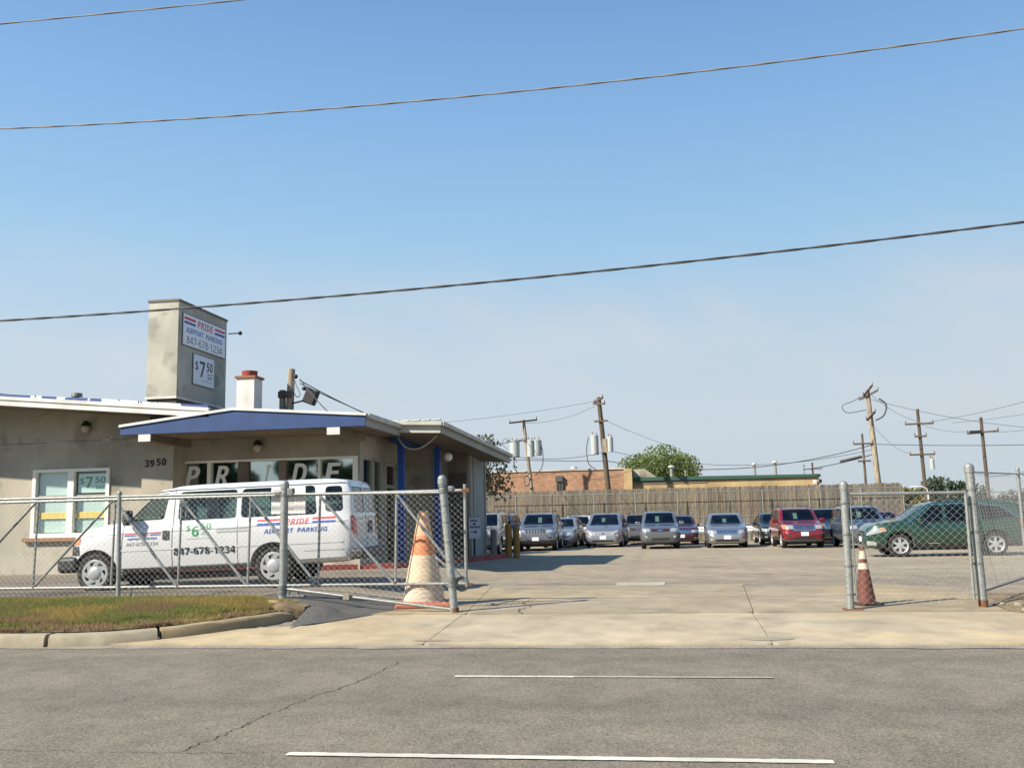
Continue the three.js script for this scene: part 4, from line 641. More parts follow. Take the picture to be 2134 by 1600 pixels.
function wheel(parent, S, x, side) {
  const key = [S.R, S.tyreW ?? .22, S.rim].join(); if (!wheelCache.has(key)) wheelCache.set(key, [tyreGeo(S.R, S.tyreW ?? .22), rimGeo(S.R, S.tyreW ?? .22, S.rim), lathe([[0, 0], [S.R * .66, 0], [S.R * .66, .02]], 20).rotateX(Math.PI / 2)]);
  const [tg, rg, bg] = wheelCache.get(key), g = new THREE.Group(); g.name = 'wheel'; g.position.set(x, S.R, side * (S.W / 2 - .05 - (S.tyreW ?? .22) / 2)); if (side < 0) g.rotation.y = Math.PI; parent.add(g); part(g, 'tyre', tg, M.rubber); part(g, 'rim', rg, M.alloy); part(g, 'brake_drum', bg, M.plastic);
}
function seatGeo() { return merge([rbox(-.27, .27, 0, .2, -.25, .25, .06), flat(new RoundedBoxGeometry(.16, .66, .48, 2, .06).rotateZ(.22).translate(-.32, .42, 0)), flat(new RoundedBoxGeometry(.1, .18, .26, 2, .04).translate(-.42, .84, 0))]); }
const models = new Map();
function model(S) {
  if (models.has(S.name)) return models.get(S.name);
  S.topF = curve(S.top); S.beltF = curve(S.belt); S.botF = curve(S.bot); S.widF = curve(S.plan);
  const list = [], skin = new Map(), arches = () => { const l = []; for (const x of [S.axF, S.axR]) for (const s of [1, -1]) l.push(flat(new THREE.CylinderGeometry(S.R * S.arch, S.R * S.arch, .62, 36).rotateX(Math.PI / 2).translate(x, S.R + (S.archUp ?? .01), s * (S.W / 2)))); return brush(merge(l), CUT); },
    skinOf = (g) => { if (!skin.has(g)) skin.set(g, csg(brush(loft(S, { grow: g }), PAINT), arches(), SUBTRACTION)); return skin.get(g); };
  const add = (name, geo, mat, o = {}) => { list.push({ name, geo, mat, ...o }); };
  const flip = (pts) => pts.map(([x, y]) => [-x, y]).reverse();
  const on = (grow, prism) => keep(csg(skinOf(grow), brush(prism, PRISM), INTERSECTION), PAINT);
  const b = {
    add, on,
    front(name, pts, mat, { grow = .006, r = .03, depth = .6, pair = false, from = null } = {}) { const x0 = from ?? S.L / 2 - depth; for (const q of pair ? [pts, flip(pts)] : [pts]) add(name, on(grow, prismX(roundPoly(q, r), x0, S.L / 2 + .3)), mat); },
    back(name, pts, mat, { grow = .006, r = .03, depth = .5, pair = false } = {}) { for (const q of pair ? [pts, flip(pts)] : [pts]) add(name, on(grow, prismX(roundPoly(q, r), -S.L / 2 - .3, -S.L / 2 + depth)), mat); },
    side(name, pts, mat, { grow = .006, r = .03, sides = [1, -1], sub } = {}) { for (const s of sides) add(name, on(grow, prismZ(roundPoly(pts, r), s > 0 ? .35 : -1.4, s > 0 ? 1.4 : -.35)), mat); },
  };
  // shell: solid body less wheel arches, cabin and glass openings
  let body = brush(loft(S), PAINT);
  body = csg(body, arches(), SUBTRACTION);
  body = csg(body, brush(loft(S, { dw: .07, dt: .06, floor: S.floor ?? .48, x0: S.cabin[0], x1: S.cabin[1], N: 30 }), LINE), SUBTRACTION);
  for (const w of S.windows) { body = csg(body, brush(flat(prismZ(roundPoly(w.p, w.r ?? .05), -1.5, 1.5)), CUT), SUBTRACTION); b.side('side_window', w.p, w.dark ? M.darkGlass : S.pale ? M.vanGlass : M.carGlass, { grow: -.014, r: w.r ?? .05 }); }
  const ws = S.shield; body = csg(body, brush(flat(prismX(roundPoly(ws.p, .06), ws.x0, ws.x1)), CUT), SUBTRACTION); add('windshield', on(-.012, prismX(roundPoly(ws.p, .06), ws.x0, ws.x1)), M.carGlass);
  const rw = S.rear; for (const p of rw.list ?? [rw.p]) { body = csg(body, brush(flat(prismX(roundPoly(p, .06), rw.x0, rw.x1)), CUT), SUBTRACTION); add('rear_window', on(-.012, prismX(roundPoly(p, .06), rw.x0, rw.x1)), M.darkGlass); }
  const bg = body.geometry, bm = Array.isArray(body.material) ? body.material : [body.material];
  list.unshift({ name: 'body', geo: keep(body, PAINT), mat: PAINT }); const lining = merge([keep(body, LINE), keep(body, CUT)]); list.push({ name: 'cabin_lining', geo: lining, mat: S.pale ? M.paleLining : LINE });
  // wheel housings, floor pan, axles
  add('floor_pan', merge([box(S.axR - .1, S.axF + .2, S.R * .55, S.R * .62 + .06, -S.W / 2 + .34, S.W / 2 - .34), rod([S.axR, S.R, -S.W / 2 + .2], [S.axR, S.R, S.W / 2 - .2], .06), rod([S.axF, S.R, -S.W / 2 + .2], [S.axF, S.R, S.W / 2 - .2], .05)]), M.plastic);
  for (const [x, rows] of S.seats) for (const z of rows) add('seat', seatGeo().translate(x, (S.floor ?? .48) + .02, z), S.pale ? M.paleSeat : M.seat);
  add('dashboard', rbox(S.dash - .28, S.dash + .12, (S.floor ?? .48) + .25, S.beltF(S.dash) - .03, -S.W * .38, S.W * .38, .05), M.lining);
  add('steering_wheel', flat(new THREE.TorusGeometry(.18, .018, 8, 24).rotateY(Math.PI / 2).rotateZ(-.4).translate(S.dash - .4, S.beltF(S.dash) + .02, -.38)), M.plastic);
  for (const s of [1, -1]) { const [mx, my] = S.mirror, mz = s * (S.widF(mx) + .1); list.push({ name: 'mirror', geo: merge([flat(new RoundedBoxGeometry(.13, S.mirH ?? .16, .22, 2, .045).translate(mx, my, mz)), rod([mx, my - .04, s * (S.widF(mx) - .09)], [mx, my - .03, mz], .03)]), mat: S.mirMat ?? PAINT }); }
  S.extra?.(b, S);
  models.set(S.name, { S, list }); return models.get(S.name);
}
const paintOf = (r, g, bl, metal = .25) => phy({ color: lin(r, g, bl), metalness: metal, roughness: metal ? .36 : .42, clearcoat: 1, clearcoatRoughness: .04 });
function vehicle(S, name, label, paint, x, z, turn, { category = 'car', group, tilt = [0, 0], y = null, tagCard = true, plate = true } = {}) {
  const m = model(S), g = thing(name, label, category, [x, y ?? ground(x, z), z], group); g.rotation.set(tilt[0], turn, tilt[1], 'YXZ');
  for (const p of m.list) part(g, p.name, p.geo, p.mat === PAINT ? paint : p.mat).scale.y = S.sy ?? 1;
  for (const ax of [S.axF, S.axR]) for (const s of [1, -1]) wheel(g, S, ax, s);
  if (tagCard && S.card) { const c = part(g, 'parking_tag', new THREE.BoxGeometry(.004, .30, .17), M.tagCard); c.position.set(...S.card); c.rotation.z = S.cardTilt ?? .5; }
  if (plate && S.plateAt) { const c = part(g, 'licence_plate', new THREE.BoxGeometry(.012, .16, .31), M.plate); c.position.set(...S.plateAt); }
  return g;
}
const line = (x0, y0, x1, y1, w = .007) => { const d = Math.hypot(x1 - x0, y1 - y0), nx = -(y1 - y0) / d * w, ny = (x1 - x0) / d * w; return [[x0 - nx, y0 - ny], [x1 - nx, y1 - ny], [x1 + nx, y1 + ny], [x0 + nx, y0 + ny]]; };
const seams = (b, arr, sides) => { const gs = []; for (const s of sides ?? [1, -1]) for (const l of arr) gs.push(b.on(.002, prismZ(poly(line(...l)), s > 0 ? .3 : -1.4, s > 0 ? 1.4 : -.3))); b.add('door_seam', merge(gs), M.plastic); };
const bars = (b, name, n, z0, z1, y0, y1, f, grow, mat, vertical) => { for (let k = 0; k < n; k++) { const t0 = (k + .5 - f / 2) / n, t1 = (k + .5 + f / 2) / n; b.front(name, vertical ? rect(lerp(z0, z1, t0), lerp(z0, z1, t1), y0, y1) : rect(z0, z1, lerp(y0, y1, t0), lerp(y0, y1, t1)), mat, { grow, r: .012 }); } };

const SEDAN = {
  name: 'sedan', L: 5.05, W: 1.92, R: .335, rim: 'five', axF: 1.50, axR: -1.36, arch: 1.13, tumble: .32, cabin: [-1.75, 1.05], mirror: [.88, 1.04], dash: 1.0, card: [.72, 1.22, .02], cardTilt: .95, plateAt: [2.525, .50, 0],
  top: [[-2.525, .62], [-2.49, .96], [-2.36, 1.06], [-1.85, 1.12], [-1.15, 1.44], [-.55, 1.54], [0, 1.56], [.45, 1.50], [1.22, 1.08], [1.55, 1.03], [2.1, .94], [2.36, .84], [2.48, .70], [2.525, .52]], belt: [[-2.5, .94], [-1.5, 1.0], [0, .98], [1.3, .95], [2.1, .86], [2.5, .6]],
  bot: [[-2.525, .42], [-2.3, .27], [2.2, .22], [2.46, .25], [2.525, .36]], plan: [[-2.525, .70], [-2.4, .84], [-2.0, .92], [0, .96], [1.7, .95], [2.15, .90], [2.4, .80], [2.525, .62]],
  windows: [{ p: [[.98, 1.03], [.22, 1.03], [.2, 1.42], [.45, 1.41]], r: .05 }, { p: [[.12, 1.03], [-.75, 1.03], [-.68, 1.43], [.11, 1.44]], r: .05 }, { p: [[-.84, 1.05], [-1.42, 1.08], [-.8, 1.40], [-.76, 1.42]], r: .04 }],
  shield: { p: [[-.70, 1.07], [.70, 1.07], [.56, 1.475], [-.56, 1.475]], x0: .30, x1: 1.4 }, rear: { p: [[-.66, 1.13], [.66, 1.13], [.54, 1.46], [-.54, 1.46]], x0: -1.95, x1: -.85 }, seats: [[.15, [-.38, .38]], [-.85, [-.38, .38]]],
  extra(b) {
    b.front('headlight', [[.48, .66], [.86, .68], [.88, .82], [.50, .80]], M.lens, { pair: true, depth: .75, grow: .008 });
    b.front('grille', [[-.44, .64], [.44, .64], [.46, .82], [-.46, .82]], M.chrome, { grow: .008 }); bars(b, 'grille_slot', 4, -.40, .40, .655, .805, .35, .011, M.plastic);
    b.front('badge', [[-.07, .70], [.07, .70], [.07, .76], [-.07, .76]], M.chrome, { grow: .016, r: .03 });
    b.front('lower_intake', [[-.50, .32], [.50, .32], [.52, .41], [-.52, .41]], M.black, { grow: .007 }); b.front('fog_light', [[.62, .36], [.76, .37], [.76, .45], [.62, .45]], M.lens, { pair: true, grow: .008, depth: .7 });
    b.back('tail_light', [[.5, .78], [.82, .80], [.82, .98], [.52, .96]], M.redLens, { pair: true }); seams(b, [[1.12, .95, 1.16, .32], [.16, 1.0, .14, .30], [-.80, 1.0, -.98, .45]]);
    b.side('door_handle', rect(.24, .46, .87, .91), M.chrome, { grow: .016, r: .015 }); b.side('door_handle', rect(-.72, -.5, .88, .92), M.chrome, { grow: .016, r: .015 });
  },
};
const SUV = (name, o) => ({
  name, L: 4.45, W: 1.84, R: .355, rim: 'five', axF: 1.37, axR: -1.25, arch: 1.15, archUp: .015, tumble: .20, cabin: [-2.0, 1.0], mirror: [.80, 1.16], mirH: .18, dash: .95, card: [.66, 1.36, .1], cardTilt: .62, plateAt: [2.232, .55, 0], floor: .55,
  top: [[-2.225, .78], [-2.21, 1.08], [-2.11, 1.52], [-1.95, 1.645], [-1.1, 1.71], [-.2, 1.715], [.32, 1.665], [1.05, 1.17], [1.28, 1.11], [1.85, 1.05], [2.08, .97], [2.19, .82], [2.225, .58]], belt: [[-2.22, 1.0], [-1, 1.06], [0, 1.04], [1.1, 1.0], [1.9, .94], [2.2, .66]],
  bot: [[-2.225, .45], [-2.0, .32], [2.0, .29], [2.18, .31], [2.225, .40]], plan: [[-2.225, .74], [-2.1, .86], [-1.6, .91], [0, .92], [1.55, .91], [1.95, .87], [2.14, .80], [2.225, .66]],
  windows: [{ p: [[.88, 1.09], [.16, 1.09], [.14, 1.58], [.34, 1.57]] }, { p: [[.06, 1.09], [-.80, 1.09], [-.80, 1.60], [.05, 1.60]], dark: true }, { p: [[-.90, 1.12], [-1.85, 1.14], [-1.72, 1.55], [-.9, 1.59]], dark: true }],
  shield: { p: [[-.69, 1.16], [.69, 1.16], [.59, 1.63], [-.59, 1.63]], x0: .26, x1: 1.3 }, rear: { p: [[-.64, 1.14], [.64, 1.14], [.54, 1.54], [-.54, 1.54]], x0: -2.4, x1: -1.85 }, seats: [[.1, [-.36, .36]], [-.85, [-.36, .36]]], ...o,
});
const rails = (b, S, z) => { for (const s of [1, -1]) b.add('roof_rail', merge([tube([[S.L * -.38, S.H - .02, s * z], [S.L * -.34, S.H + .06, s * z], [-.6, S.H + .075, s * z], [.02, S.H + .05, s * z], [.15, S.H - .04, s * z]], .016, 30)]), M.plastic); };
// silver one with dark lower cladding
const SUV_CLAD = SUV('clad', { H: 1.71, extra(b, S) {
  rails(b, S, .56); b.front('headlight', [[.46, .80], [.80, .80], [.82, .95], [.48, .95]], M.lens, { pair: true, depth: .7, grow: .01 }); b.front('grille', [[-.40, .79], [.40, .79], [.42, .93], [-.42, .93]], std({ color: lin(.028, .009, .011), roughness: .4 }), { grow: .009 }); b.front('badge', [[-.12, .83], [.12, .83], [.12, .89], [-.12, .89]], M.chrome, { grow: .016, r: .03 });
  b.front('front_bumper', rect(-1, 1, .2, .755), M.greyPlastic, { grow: .02, depth: .62, r: .01 }); b.front('lower_intake', [[-.4, .42], [.4, .42], [.42, .52], [-.42, .52]], M.black, { grow: .026 }); b.front('fog_light', [[.58, .52], [.7, .52], [.7, .62], [.58, .62]], M.lens, { pair: true, grow: .028, depth: .7, r: .05 });
  b.side('lower_cladding', rect(-1.9, 1.75, .2, .55), M.greyPlastic, { grow: .014, r: .01 }); b.back('rear_bumper', rect(-1, 1, .2, .7), M.greyPlastic, { grow: .02, r: .01 }); b.back('tail_light', [[.66, .95], [.84, .95], [.82, 1.45], [.68, 1.45]], M.redLens, { pair: true, grow: .01 }); seams(b, [[1.0, 1.04, 1.02, .4], [.11, 1.08, .1, .36], [-.84, 1.08, -.98, .5]]);
} });
// red one with chrome bars
const SUV_BAR = SUV('bar', { H: 1.71, plateAt: [2.238, .62, 0], extra(b, S) {
  rails(b, S, .56); b.front('headlight', [[.42, .82], [.86, .83], [.88, 1.0], [.42, .98]], M.lens, { pair: true, depth: .8, grow: .012 }); b.front('turn_signal', [[.74, .84], [.87, .85], [.88, .98], [.76, .98]], M.amber, { pair: true, depth: .8, grow: .016 });
  b.front('grille', [[-.45, .76], [.45, .76], [.46, .97], [-.46, .97]], M.chrome, { grow: .012 }); bars(b, 'grille_slot', 3, -.38, .38, .775, .955, .55, .017, M.black); b.front('badge', [[-.08, .84], [.08, .84], [.08, .90], [-.08, .90]], M.chrome, { grow: .026, r: .03 });
  b.front('lower_intake', [[-.42, .41], [.42, .41], [.46, .50], [-.46, .50]], M.black, { grow: .007 }); b.front('fog_pocket', [[.58, .50], [.72, .50], [.74, .62], [.6, .62]], M.black, { pair: true, grow: .007, depth: .7, r: .05 }); b.front('chin', rect(-1, 1, .2, .385), M.greyPlastic, { grow: .008, r: .01 });
  b.side('lower_cladding', rect(-1.95, 1.8, .2, .42), M.greyPlastic, { grow: .008, r: .01 }); b.back('tail_light', [[.66, .95], [.84, .95], [.82, 1.45], [.68, 1.45]], M.redLens, { pair: true, grow: .01 }); seams(b, [[1.0, 1.04, 1.02, .4], [.11, 1.08, .1, .36], [-.84, 1.08, -.98, .5]]);
} });
// larger one with a seven-slot nose
const SUV_SLOT = SUV('slot', { L: 4.8, W: 1.94, H: 1.76, R: .375, axF: 1.46, axR: -1.45, cabin: [-2.15, .95], mirror: [.85, 1.22], dash: .95, card: [.64, 1.42, -.05], plateAt: [2.412, .58, .0], floor: .58,
  top: [[-2.4, .8], [-2.38, 1.1], [-2.22, 1.55], [-2.0, 1.69], [-1, 1.755], [-.2, 1.76], [.30, 1.71], [1.05, 1.23], [1.3, 1.17], [1.95, 1.11], [2.24, 1.04], [2.36, .88], [2.4, .62]], belt: [[-2.4, 1.05], [-1, 1.12], [0, 1.1], [1.1, 1.07], [2.0, 1.0], [2.38, .7]],
  bot: [[-2.4, .5], [-2.1, .34], [2.1, .32], [2.34, .36], [2.4, .46]], plan: [[-2.4, .78], [-2.25, .9], [-1.7, .96], [0, .97], [1.6, .965], [2.08, .93], [2.3, .86], [2.4, .72]],
  windows: [{ p: [[.88, 1.15], [.14, 1.15], [.12, 1.63], [.32, 1.62]] }, { p: [[.04, 1.15], [-.92, 1.15], [-.92, 1.65], [.03, 1.65]], dark: true }, { p: [[-1.02, 1.17], [-2.0, 1.2], [-1.84, 1.58], [-1.02, 1.64]], dark: true }],
  shield: { p: [[-.72, 1.22], [.72, 1.22], [.61, 1.67], [-.61, 1.67]], x0: .25, x1: 1.3 }, rear: { p: [[-.66, 1.2], [.66, 1.2], [.55, 1.58], [-.55, 1.58]], x0: -2.6, x1: -1.95 }, extra(b, S) {
    rails(b, S, .6); bars(b, 'grille_slot', 7, -.47, .47, .84, 1.0, .52, .008, M.black, true); b.front('headlight', [[.50, .86], [.88, .87], [.9, .99], [.52, .99]], M.lens, { pair: true, depth: .8, grow: .01 }); b.front('front_chin', rect(-1, 1, .3, .52), M.plastic, { grow: .012, r: .01, depth: .7 }); b.front('fog_pocket', [[.56, .58], [.76, .6], [.76, .68], [.6, .67]], M.plastic, { pair: true, depth: .7 });
    b.side('lower_cladding', rect(-2.1, 1.9, .25, .44), M.plastic, { grow: .01, r: .01 }); b.side('arch_trim', rect(1.0, 1.95, .3, .90), PAINT, { grow: .012, r: .3 }); b.back('tail_light', [[.6, 1.0], [.88, 1.0], [.86, 1.2], [.62, 1.2]], M.redLens, { pair: true }); seams(b, [[1.0, 1.1, 1.02, .44], [.09, 1.14, .08, .4], [-.97, 1.14, -1.1, .55]]);
  } });
const MINIVAN = SUV('minivan', { L: 5.1, W: 2.0, H: 1.74, R: .34, axF: 1.56, axR: -1.44, tumble: .22, cabin: [-2.35, 1.3], mirror: [1.12, 1.14], dash: 1.3, card: [.98, 1.38, .08], cardTilt: .85, plateAt: [2.556, .52, 0], floor: .45, mirMat: M.plastic,
  top: [[-2.55, .7], [-2.53, 1.05], [-2.42, 1.5], [-2.25, 1.65], [-1.4, 1.73], [-.3, 1.74], [.45, 1.69], [1.5, 1.14], [1.75, 1.07], [2.2, .96], [2.42, .84], [2.52, .68], [2.55, .5]], belt: [[-2.5, 1.02], [-1, 1.06], [0, 1.04], [1.4, 1.0], [2.2, .86], [2.5, .58]],
  bot: [[-2.55, .4], [-2.3, .25], [2.25, .2], [2.5, .23], [2.55, .34]], plan: [[-2.55, .76], [-2.4, .9], [-1.8, .98], [0, 1.0], [1.6, .985], [2.1, .93], [2.4, .82], [2.55, .64]],
  windows: [{ p: [[1.22, 1.1], [.32, 1.1], [.3, 1.57], [.62, 1.55]] }, { p: [[.22, 1.1], [-.95, 1.1], [-.95, 1.6], [.2, 1.6]], dark: true }, { p: [[-1.05, 1.12], [-2.2, 1.12], [-2.1, 1.55], [-1.05, 1.6]], dark: true }],
  shield: { p: [[-.74, 1.12], [.74, 1.12], [.60, 1.65], [-.60, 1.65]], x0: .4, x1: 1.75 }, rear: { p: [[-.68, 1.12], [.68, 1.12], [.58, 1.55], [-.58, 1.55]], x0: -2.8, x1: -2.15 }, seats: [[.45, [-.4, .4]], [-.6, [-.4, .4]], [-1.7, [-.4, .4]]], extra(b) {
    b.front('headlight', [[.50, .70], [.88, .78], [.90, .93], [.54, .84]], M.lens, { pair: true, depth: .85, grow: .008 }); b.front('turn_signal', [[.76, .80], [.88, .84], [.89, .92], [.78, .88]], std({ color: lin(.5, .16, .13), roughness: .3 }), { pair: true, depth: .85, grow: .012 });
    b.front('grille', [[-.48, .62], [.48, .62], [.52, .80], [-.52, .80]], M.alloy, { grow: .008 }); bars(b, 'grille_slot', 3, -.44, .44, .64, .785, .42, .012, M.plastic); b.front('badge', [[-.07, .69], [.07, .69], [.07, .77], [-.07, .77]], M.chrome, { grow: .02, r: .03 }); b.front('lower_intake', [[-.52, .31], [.52, .31], [.56, .39], [-.56, .39]], M.black, { grow: .007 });
    b.back('tail_light', [[.66, .95], [.9, .95], [.86, 1.4], [.72, 1.4]], M.redLens, { pair: true }); seams(b, [[1.36, 1.0, 1.38, .32], [.26, 1.06, .25, .3], [-1.0, 1.06, -1.05, .3]]);
  } });
const WAGON = {
  name: 'wagon', L: 4.79, W: 1.83, H: 1.66, R: .355, rim: 'six', axF: 1.42, axR: -1.32, arch: 1.17, archUp: .02, tumble: .30, cabin: [-2.0, 1.05], mirror: [.82, 1.08], dash: 1.0, floor: .5, plateAt: [2.4, .55, 0],
  top: [[-2.395, .74], [-2.38, 1.04], [-2.33, 1.28], [-2.16, 1.56], [-1.6, 1.67], [-.4, 1.70], [.15, 1.675], [.6, 1.55], [1.28, 1.14], [1.5, 1.09], [2.0, 1.02], [2.26, .92], [2.37, .76], [2.395, .54]], belt: [[-2.35, 1.0], [-1.5, 1.04], [0, .99], [1.25, .98], [2.0, .92], [2.38, .64]],
  bot: [[-2.395, .45], [-2.15, .30], [2.05, .26], [2.33, .29], [2.395, .38]], plan: [[-2.395, .70], [-2.25, .83], [-1.8, .90], [0, .915], [1.6, .91], [2.0, .86], [2.25, .77], [2.395, .58]],
  windows: [{ p: [[1.0, 1.04], [.12, 1.04], [.1, 1.54], [.40, 1.52]], r: .05 }, { p: [[.02, 1.04], [-.92, 1.05], [-.86, 1.54], [.01, 1.56]], r: .05, dark: true }, { p: [[-1.0, 1.06], [-1.95, 1.14], [-1.55, 1.46], [-.94, 1.53]], r: .05, dark: true }],
  shield: { p: [[-.66, 1.10], [.66, 1.10], [.54, 1.52], [-.54, 1.52]], x0: .32, x1: 1.5 }, rear: { p: [[-.62, 1.12], [.62, 1.12], [.52, 1.46], [-.52, 1.46]], x0: -2.5, x1: -1.75 }, seats: [[.2, [-.36, .36]], [-.8, [-.36, .36]]],
  extra(b, S) {
    b.side('headlight', [[1.78, .80], [2.36, .66], [2.33, .74], [2.22, .84], [1.88, .92]], M.lens, { grow: .01, r: .02 }); b.side('turn_signal', [[1.82, .82], [1.94, .80], [1.98, .87], [1.88, .90]], M.amber, { grow: .014, r: .02 }); b.front('grille', [[-.42, .64], [.42, .64], [.46, .80], [-.46, .80]], M.black, { grow: .008 }); b.front('grille_bar', rect(-.4, .4, .70, .74), M.chrome, { grow: .014 });
    b.side('fog_surround', [[2.05, .36], [2.34, .36], [2.36, .50], [2.12, .48]], M.alloy, { grow: .008, r: .03 }); b.side('lower_cladding', rect(-2.2, 2.1, .2, .42), M.plastic, { grow: .012, r: .01 }); b.side('sill_strip', rect(.30, .62, .40, .425), M.chrome, { grow: .02, r: .008 });
    b.side('tail_light', [[-2.36, .86], [-2.0, .95], [-2.05, 1.08], [-2.32, 1.08]], M.redLens, { grow: .01, r: .03 }); seams(b, [[1.12, 1.0, 1.1, .42], [.07, 1.03, .05, .4], [-.97, 1.04, -1.12, .6]]);
    b.side('window_trim', line(1.15, 1.02, .47, 1.56, .012), M.chrome, { grow: .006, r: .001 }); b.side('window_trim', line(.45, 1.575, -.9, 1.59, .010), M.chrome, { grow: .006, r: .001 }); b.side('window_trim', line(-.9, 1.59, -1.62, 1.47, .010), M.chrome, { grow: .006, r: .001 }); b.side('window_trim', line(-1.62, 1.47, -2.02, 1.16, .010), M.chrome, { grow: .006, r: .001 });
    for (const s of [1, -1]) b.add('roof_rail', tube([[-1.75, 1.55, s * .5], [-1.5, 1.66, s * .51], [-.6, 1.735, s * .52], [.1, 1.715, s * .52], [.35, 1.60, s * .51]], .028, 30), M.plastic);
    b.side('door_handle', rect(.16, .40, .88, .925), PAINT, { grow: .02, r: .02 }); b.side('door_handle', rect(-.86, -.62, .90, .945), PAINT, { grow: .02, r: .02 });
  },
};
const SHUTTLE = {
  name: 'shuttle', pale: true, sy: .95, L: 5.60, W: 2.0, H: 2.08, R: .375, tyreW: .24, rim: 'cover', axF: 2.245, axR: -1.26, arch: 1.20, archUp: .04, tumble: .125, roofR: .13, cabin: [-2.66, 1.55], mirror: [1.52, 1.46], mirH: .3, mirMat: M.plastic, dash: 1.5, floor: .62,
  top: [[-2.8, .75], [-2.78, 1.3], [-2.72, 1.85], [-2.62, 2.02], [-2.2, 2.07], [0, 2.08], [.6, 2.065], [.95, 1.99], [1.2, 1.86], [1.62, 1.45], [1.74, 1.40], [2.2, 1.34], [2.58, 1.26], [2.73, 1.19], [2.785, 1.05], [2.8, .74]], belt: [[-2.8, 1.30], [0, 1.30], [1.6, 1.28], [2.3, 1.12], [2.7, 1.0], [2.8, .7]],
  bot: [[-2.8, .52], [-2.6, .42], [2.2, .37], [2.7, .42], [2.8, .52]], plan: [[-2.8, .84], [-2.72, .94], [-2.5, .985], [-1, 1.0], [1.4, 1.0], [2.1, .97], [2.5, .945], [2.7, .89], [2.8, .80]],
  windows: [{ p: [[1.60, 1.39], [.88, 1.40], [.80, 1.92], [1.10, 1.905]], r: .06 }, { p: [[.60, 1.36], [-.54, 1.36], [-.54, 1.93], [.60, 1.93]], r: .08 }, { p: [[-.63, 1.36], [-2.10, 1.36], [-2.04, 1.93], [-.63, 1.93]], r: .08 }, { p: [[-2.26, 1.40], [-2.60, 1.40], [-2.56, 1.90], [-2.24, 1.90]], r: .08 }],
  shield: { p: [[-.82, 1.43], [.82, 1.43], [.76, 1.93], [-.76, 1.93]], x0: 1.0, x1: 1.85 }, rear: { list: [[[.05, 1.36], [.78, 1.36], [.74, 1.88], [.05, 1.88]], [[-.05, 1.36], [-.05, 1.88], [-.74, 1.88], [-.78, 1.36]]], x0: -3.1, x1: -2.62 },
  seats: [[1.0, [-.5, .5]], [.0, [-.5, 0, .5]], [-.9, [-.5, 0, .5]], [-1.8, [-.5, 0, .5]]],
  extra(b, S) {
    b.add('front_bumper', merge([flat(new RoundedBoxGeometry(.42, .32, 1.96, 3, .09).translate(2.80, .58, 0))]), M.plastic); b.add('rear_bumper', flat(new RoundedBoxGeometry(.26, .20, 1.92, 3, .06).translate(-2.86, .56, 0)), M.plastic);
    b.front('grille', [[-.62, .76], [.62, .76], [.64, 1.08], [-.64, 1.08]], M.greyPlastic, { grow: .012 }); bars(b, 'grille_slot', 3, -.56, .56, .78, 1.06, .6, .018, M.black); b.front('headlight', [[.62, .84], [.86, .85], [.87, 1.06], [.64, 1.06]], M.lens, { pair: true, depth: .5, grow: .014 });
    b.side('marker_light', [[2.56, .98], [2.72, .97], [2.71, 1.09], [2.58, 1.12]], M.amber, { grow: .012, r: .02 }); b.side('corner_lamp', [[2.56, .76], [2.76, .76], [2.74, .95], [2.58, .95]], M.plastic, { grow: .010, r: .02 });
    b.back('tail_light', [[.72, .92], [.93, .92], [.92, 1.30], [.74, 1.30]], M.redLens, { pair: true, grow: .014 }); b.back('plate_pocket', [[-.1, .95], [-.42, .95], [-.42, 1.2], [-.1, 1.2]], M.plastic, { grow: .010 }); b.back('door_seam', rect(-.01, .01, .6, 1.98), M.plastic, { grow: .003, r: .002 });
    seams(b, [[1.66, 1.36, 1.72, .46], [.68, 2.0, .70, .42], [-.58, 1.34, -.58, .42, .005], [.68, 2.005, 1.2, 1.93, .005]]); seams(b, [[2.5, 1.13, -2.7, 1.205, .004]]);
    b.side('body_crease', rect(-2.6, 1.72, .80, .835), PAINT, { grow: .007, r: .01 }); b.side('body_crease', rect(-2.6, -1.85, .665, .69), PAINT, { grow: .007, r: .01 });
    b.side('drip_rail', line(1.15, 1.955, .7, 1.995, .014), PAINT, { grow: .03, r: .002 }); b.side('drip_rail', line(.7, 1.995, -2.6, 1.985, .014), PAINT, { grow: .03, r: .002 });
    b.side('door_handle', rect(.75, .88, 1.0, 1.18), M.plastic, { grow: .012, r: .02 }); b.side('running_board', rect(-.8, 1.7, .36, .45), M.galvDark, { grow: .006, r: .01 });
    // printing on the left side; u runs from nose to tail
    const print = (name, x1, x0, y0, y1, w, h, draw, label) => { const g = b.on(name === 'phone_lettering' ? .0095 : .004, prismZ(poly(rect(x0, x1, y0, y1)), -1.4, -.35)), p = g.attributes.position, uv = g.attributes.uv; for (let i = 0; i < p.count; i++) uv.setXY(i, (x1 - p.getX(i)) / (x1 - x0), (p.getY(i) - y0) / (y1 - y0)); b.add(name, g, std({ map: canvasTex(w, h, draw), transparent: true, roughness: .4 })); };
    const txt = (c, s, x, y, size, col, { italic = 0, sx = 1, bold = true, align = 'center' } = {}) => { c.save(); c.translate(x, y); c.transform(sx, 0, -italic, 1, 0, 0); c.font = `${bold ? 'bold ' : ''}${size}px sans-serif`; c.textAlign = align; c.textBaseline = 'middle'; c.fillStyle = col; c.fillText(s, 0, 0); c.restore(); };
    const logo = (c, w, h) => { stripes(c, w * .02, w * .34, h * .04, h * .13, 8); stripes(c, w * .69, w * .97, h * .04, h * .13, 8); txt(c, 'PRIDE', w * .515, h * .25, h * .46, '#b8262f', { italic: .2, sx: 1.05 }); txt(c, 'AIRPORT  PARKING', w * .50, h * .76, h * .36, '#2b4f9c', { italic: .22, sx: 1.12 }); };
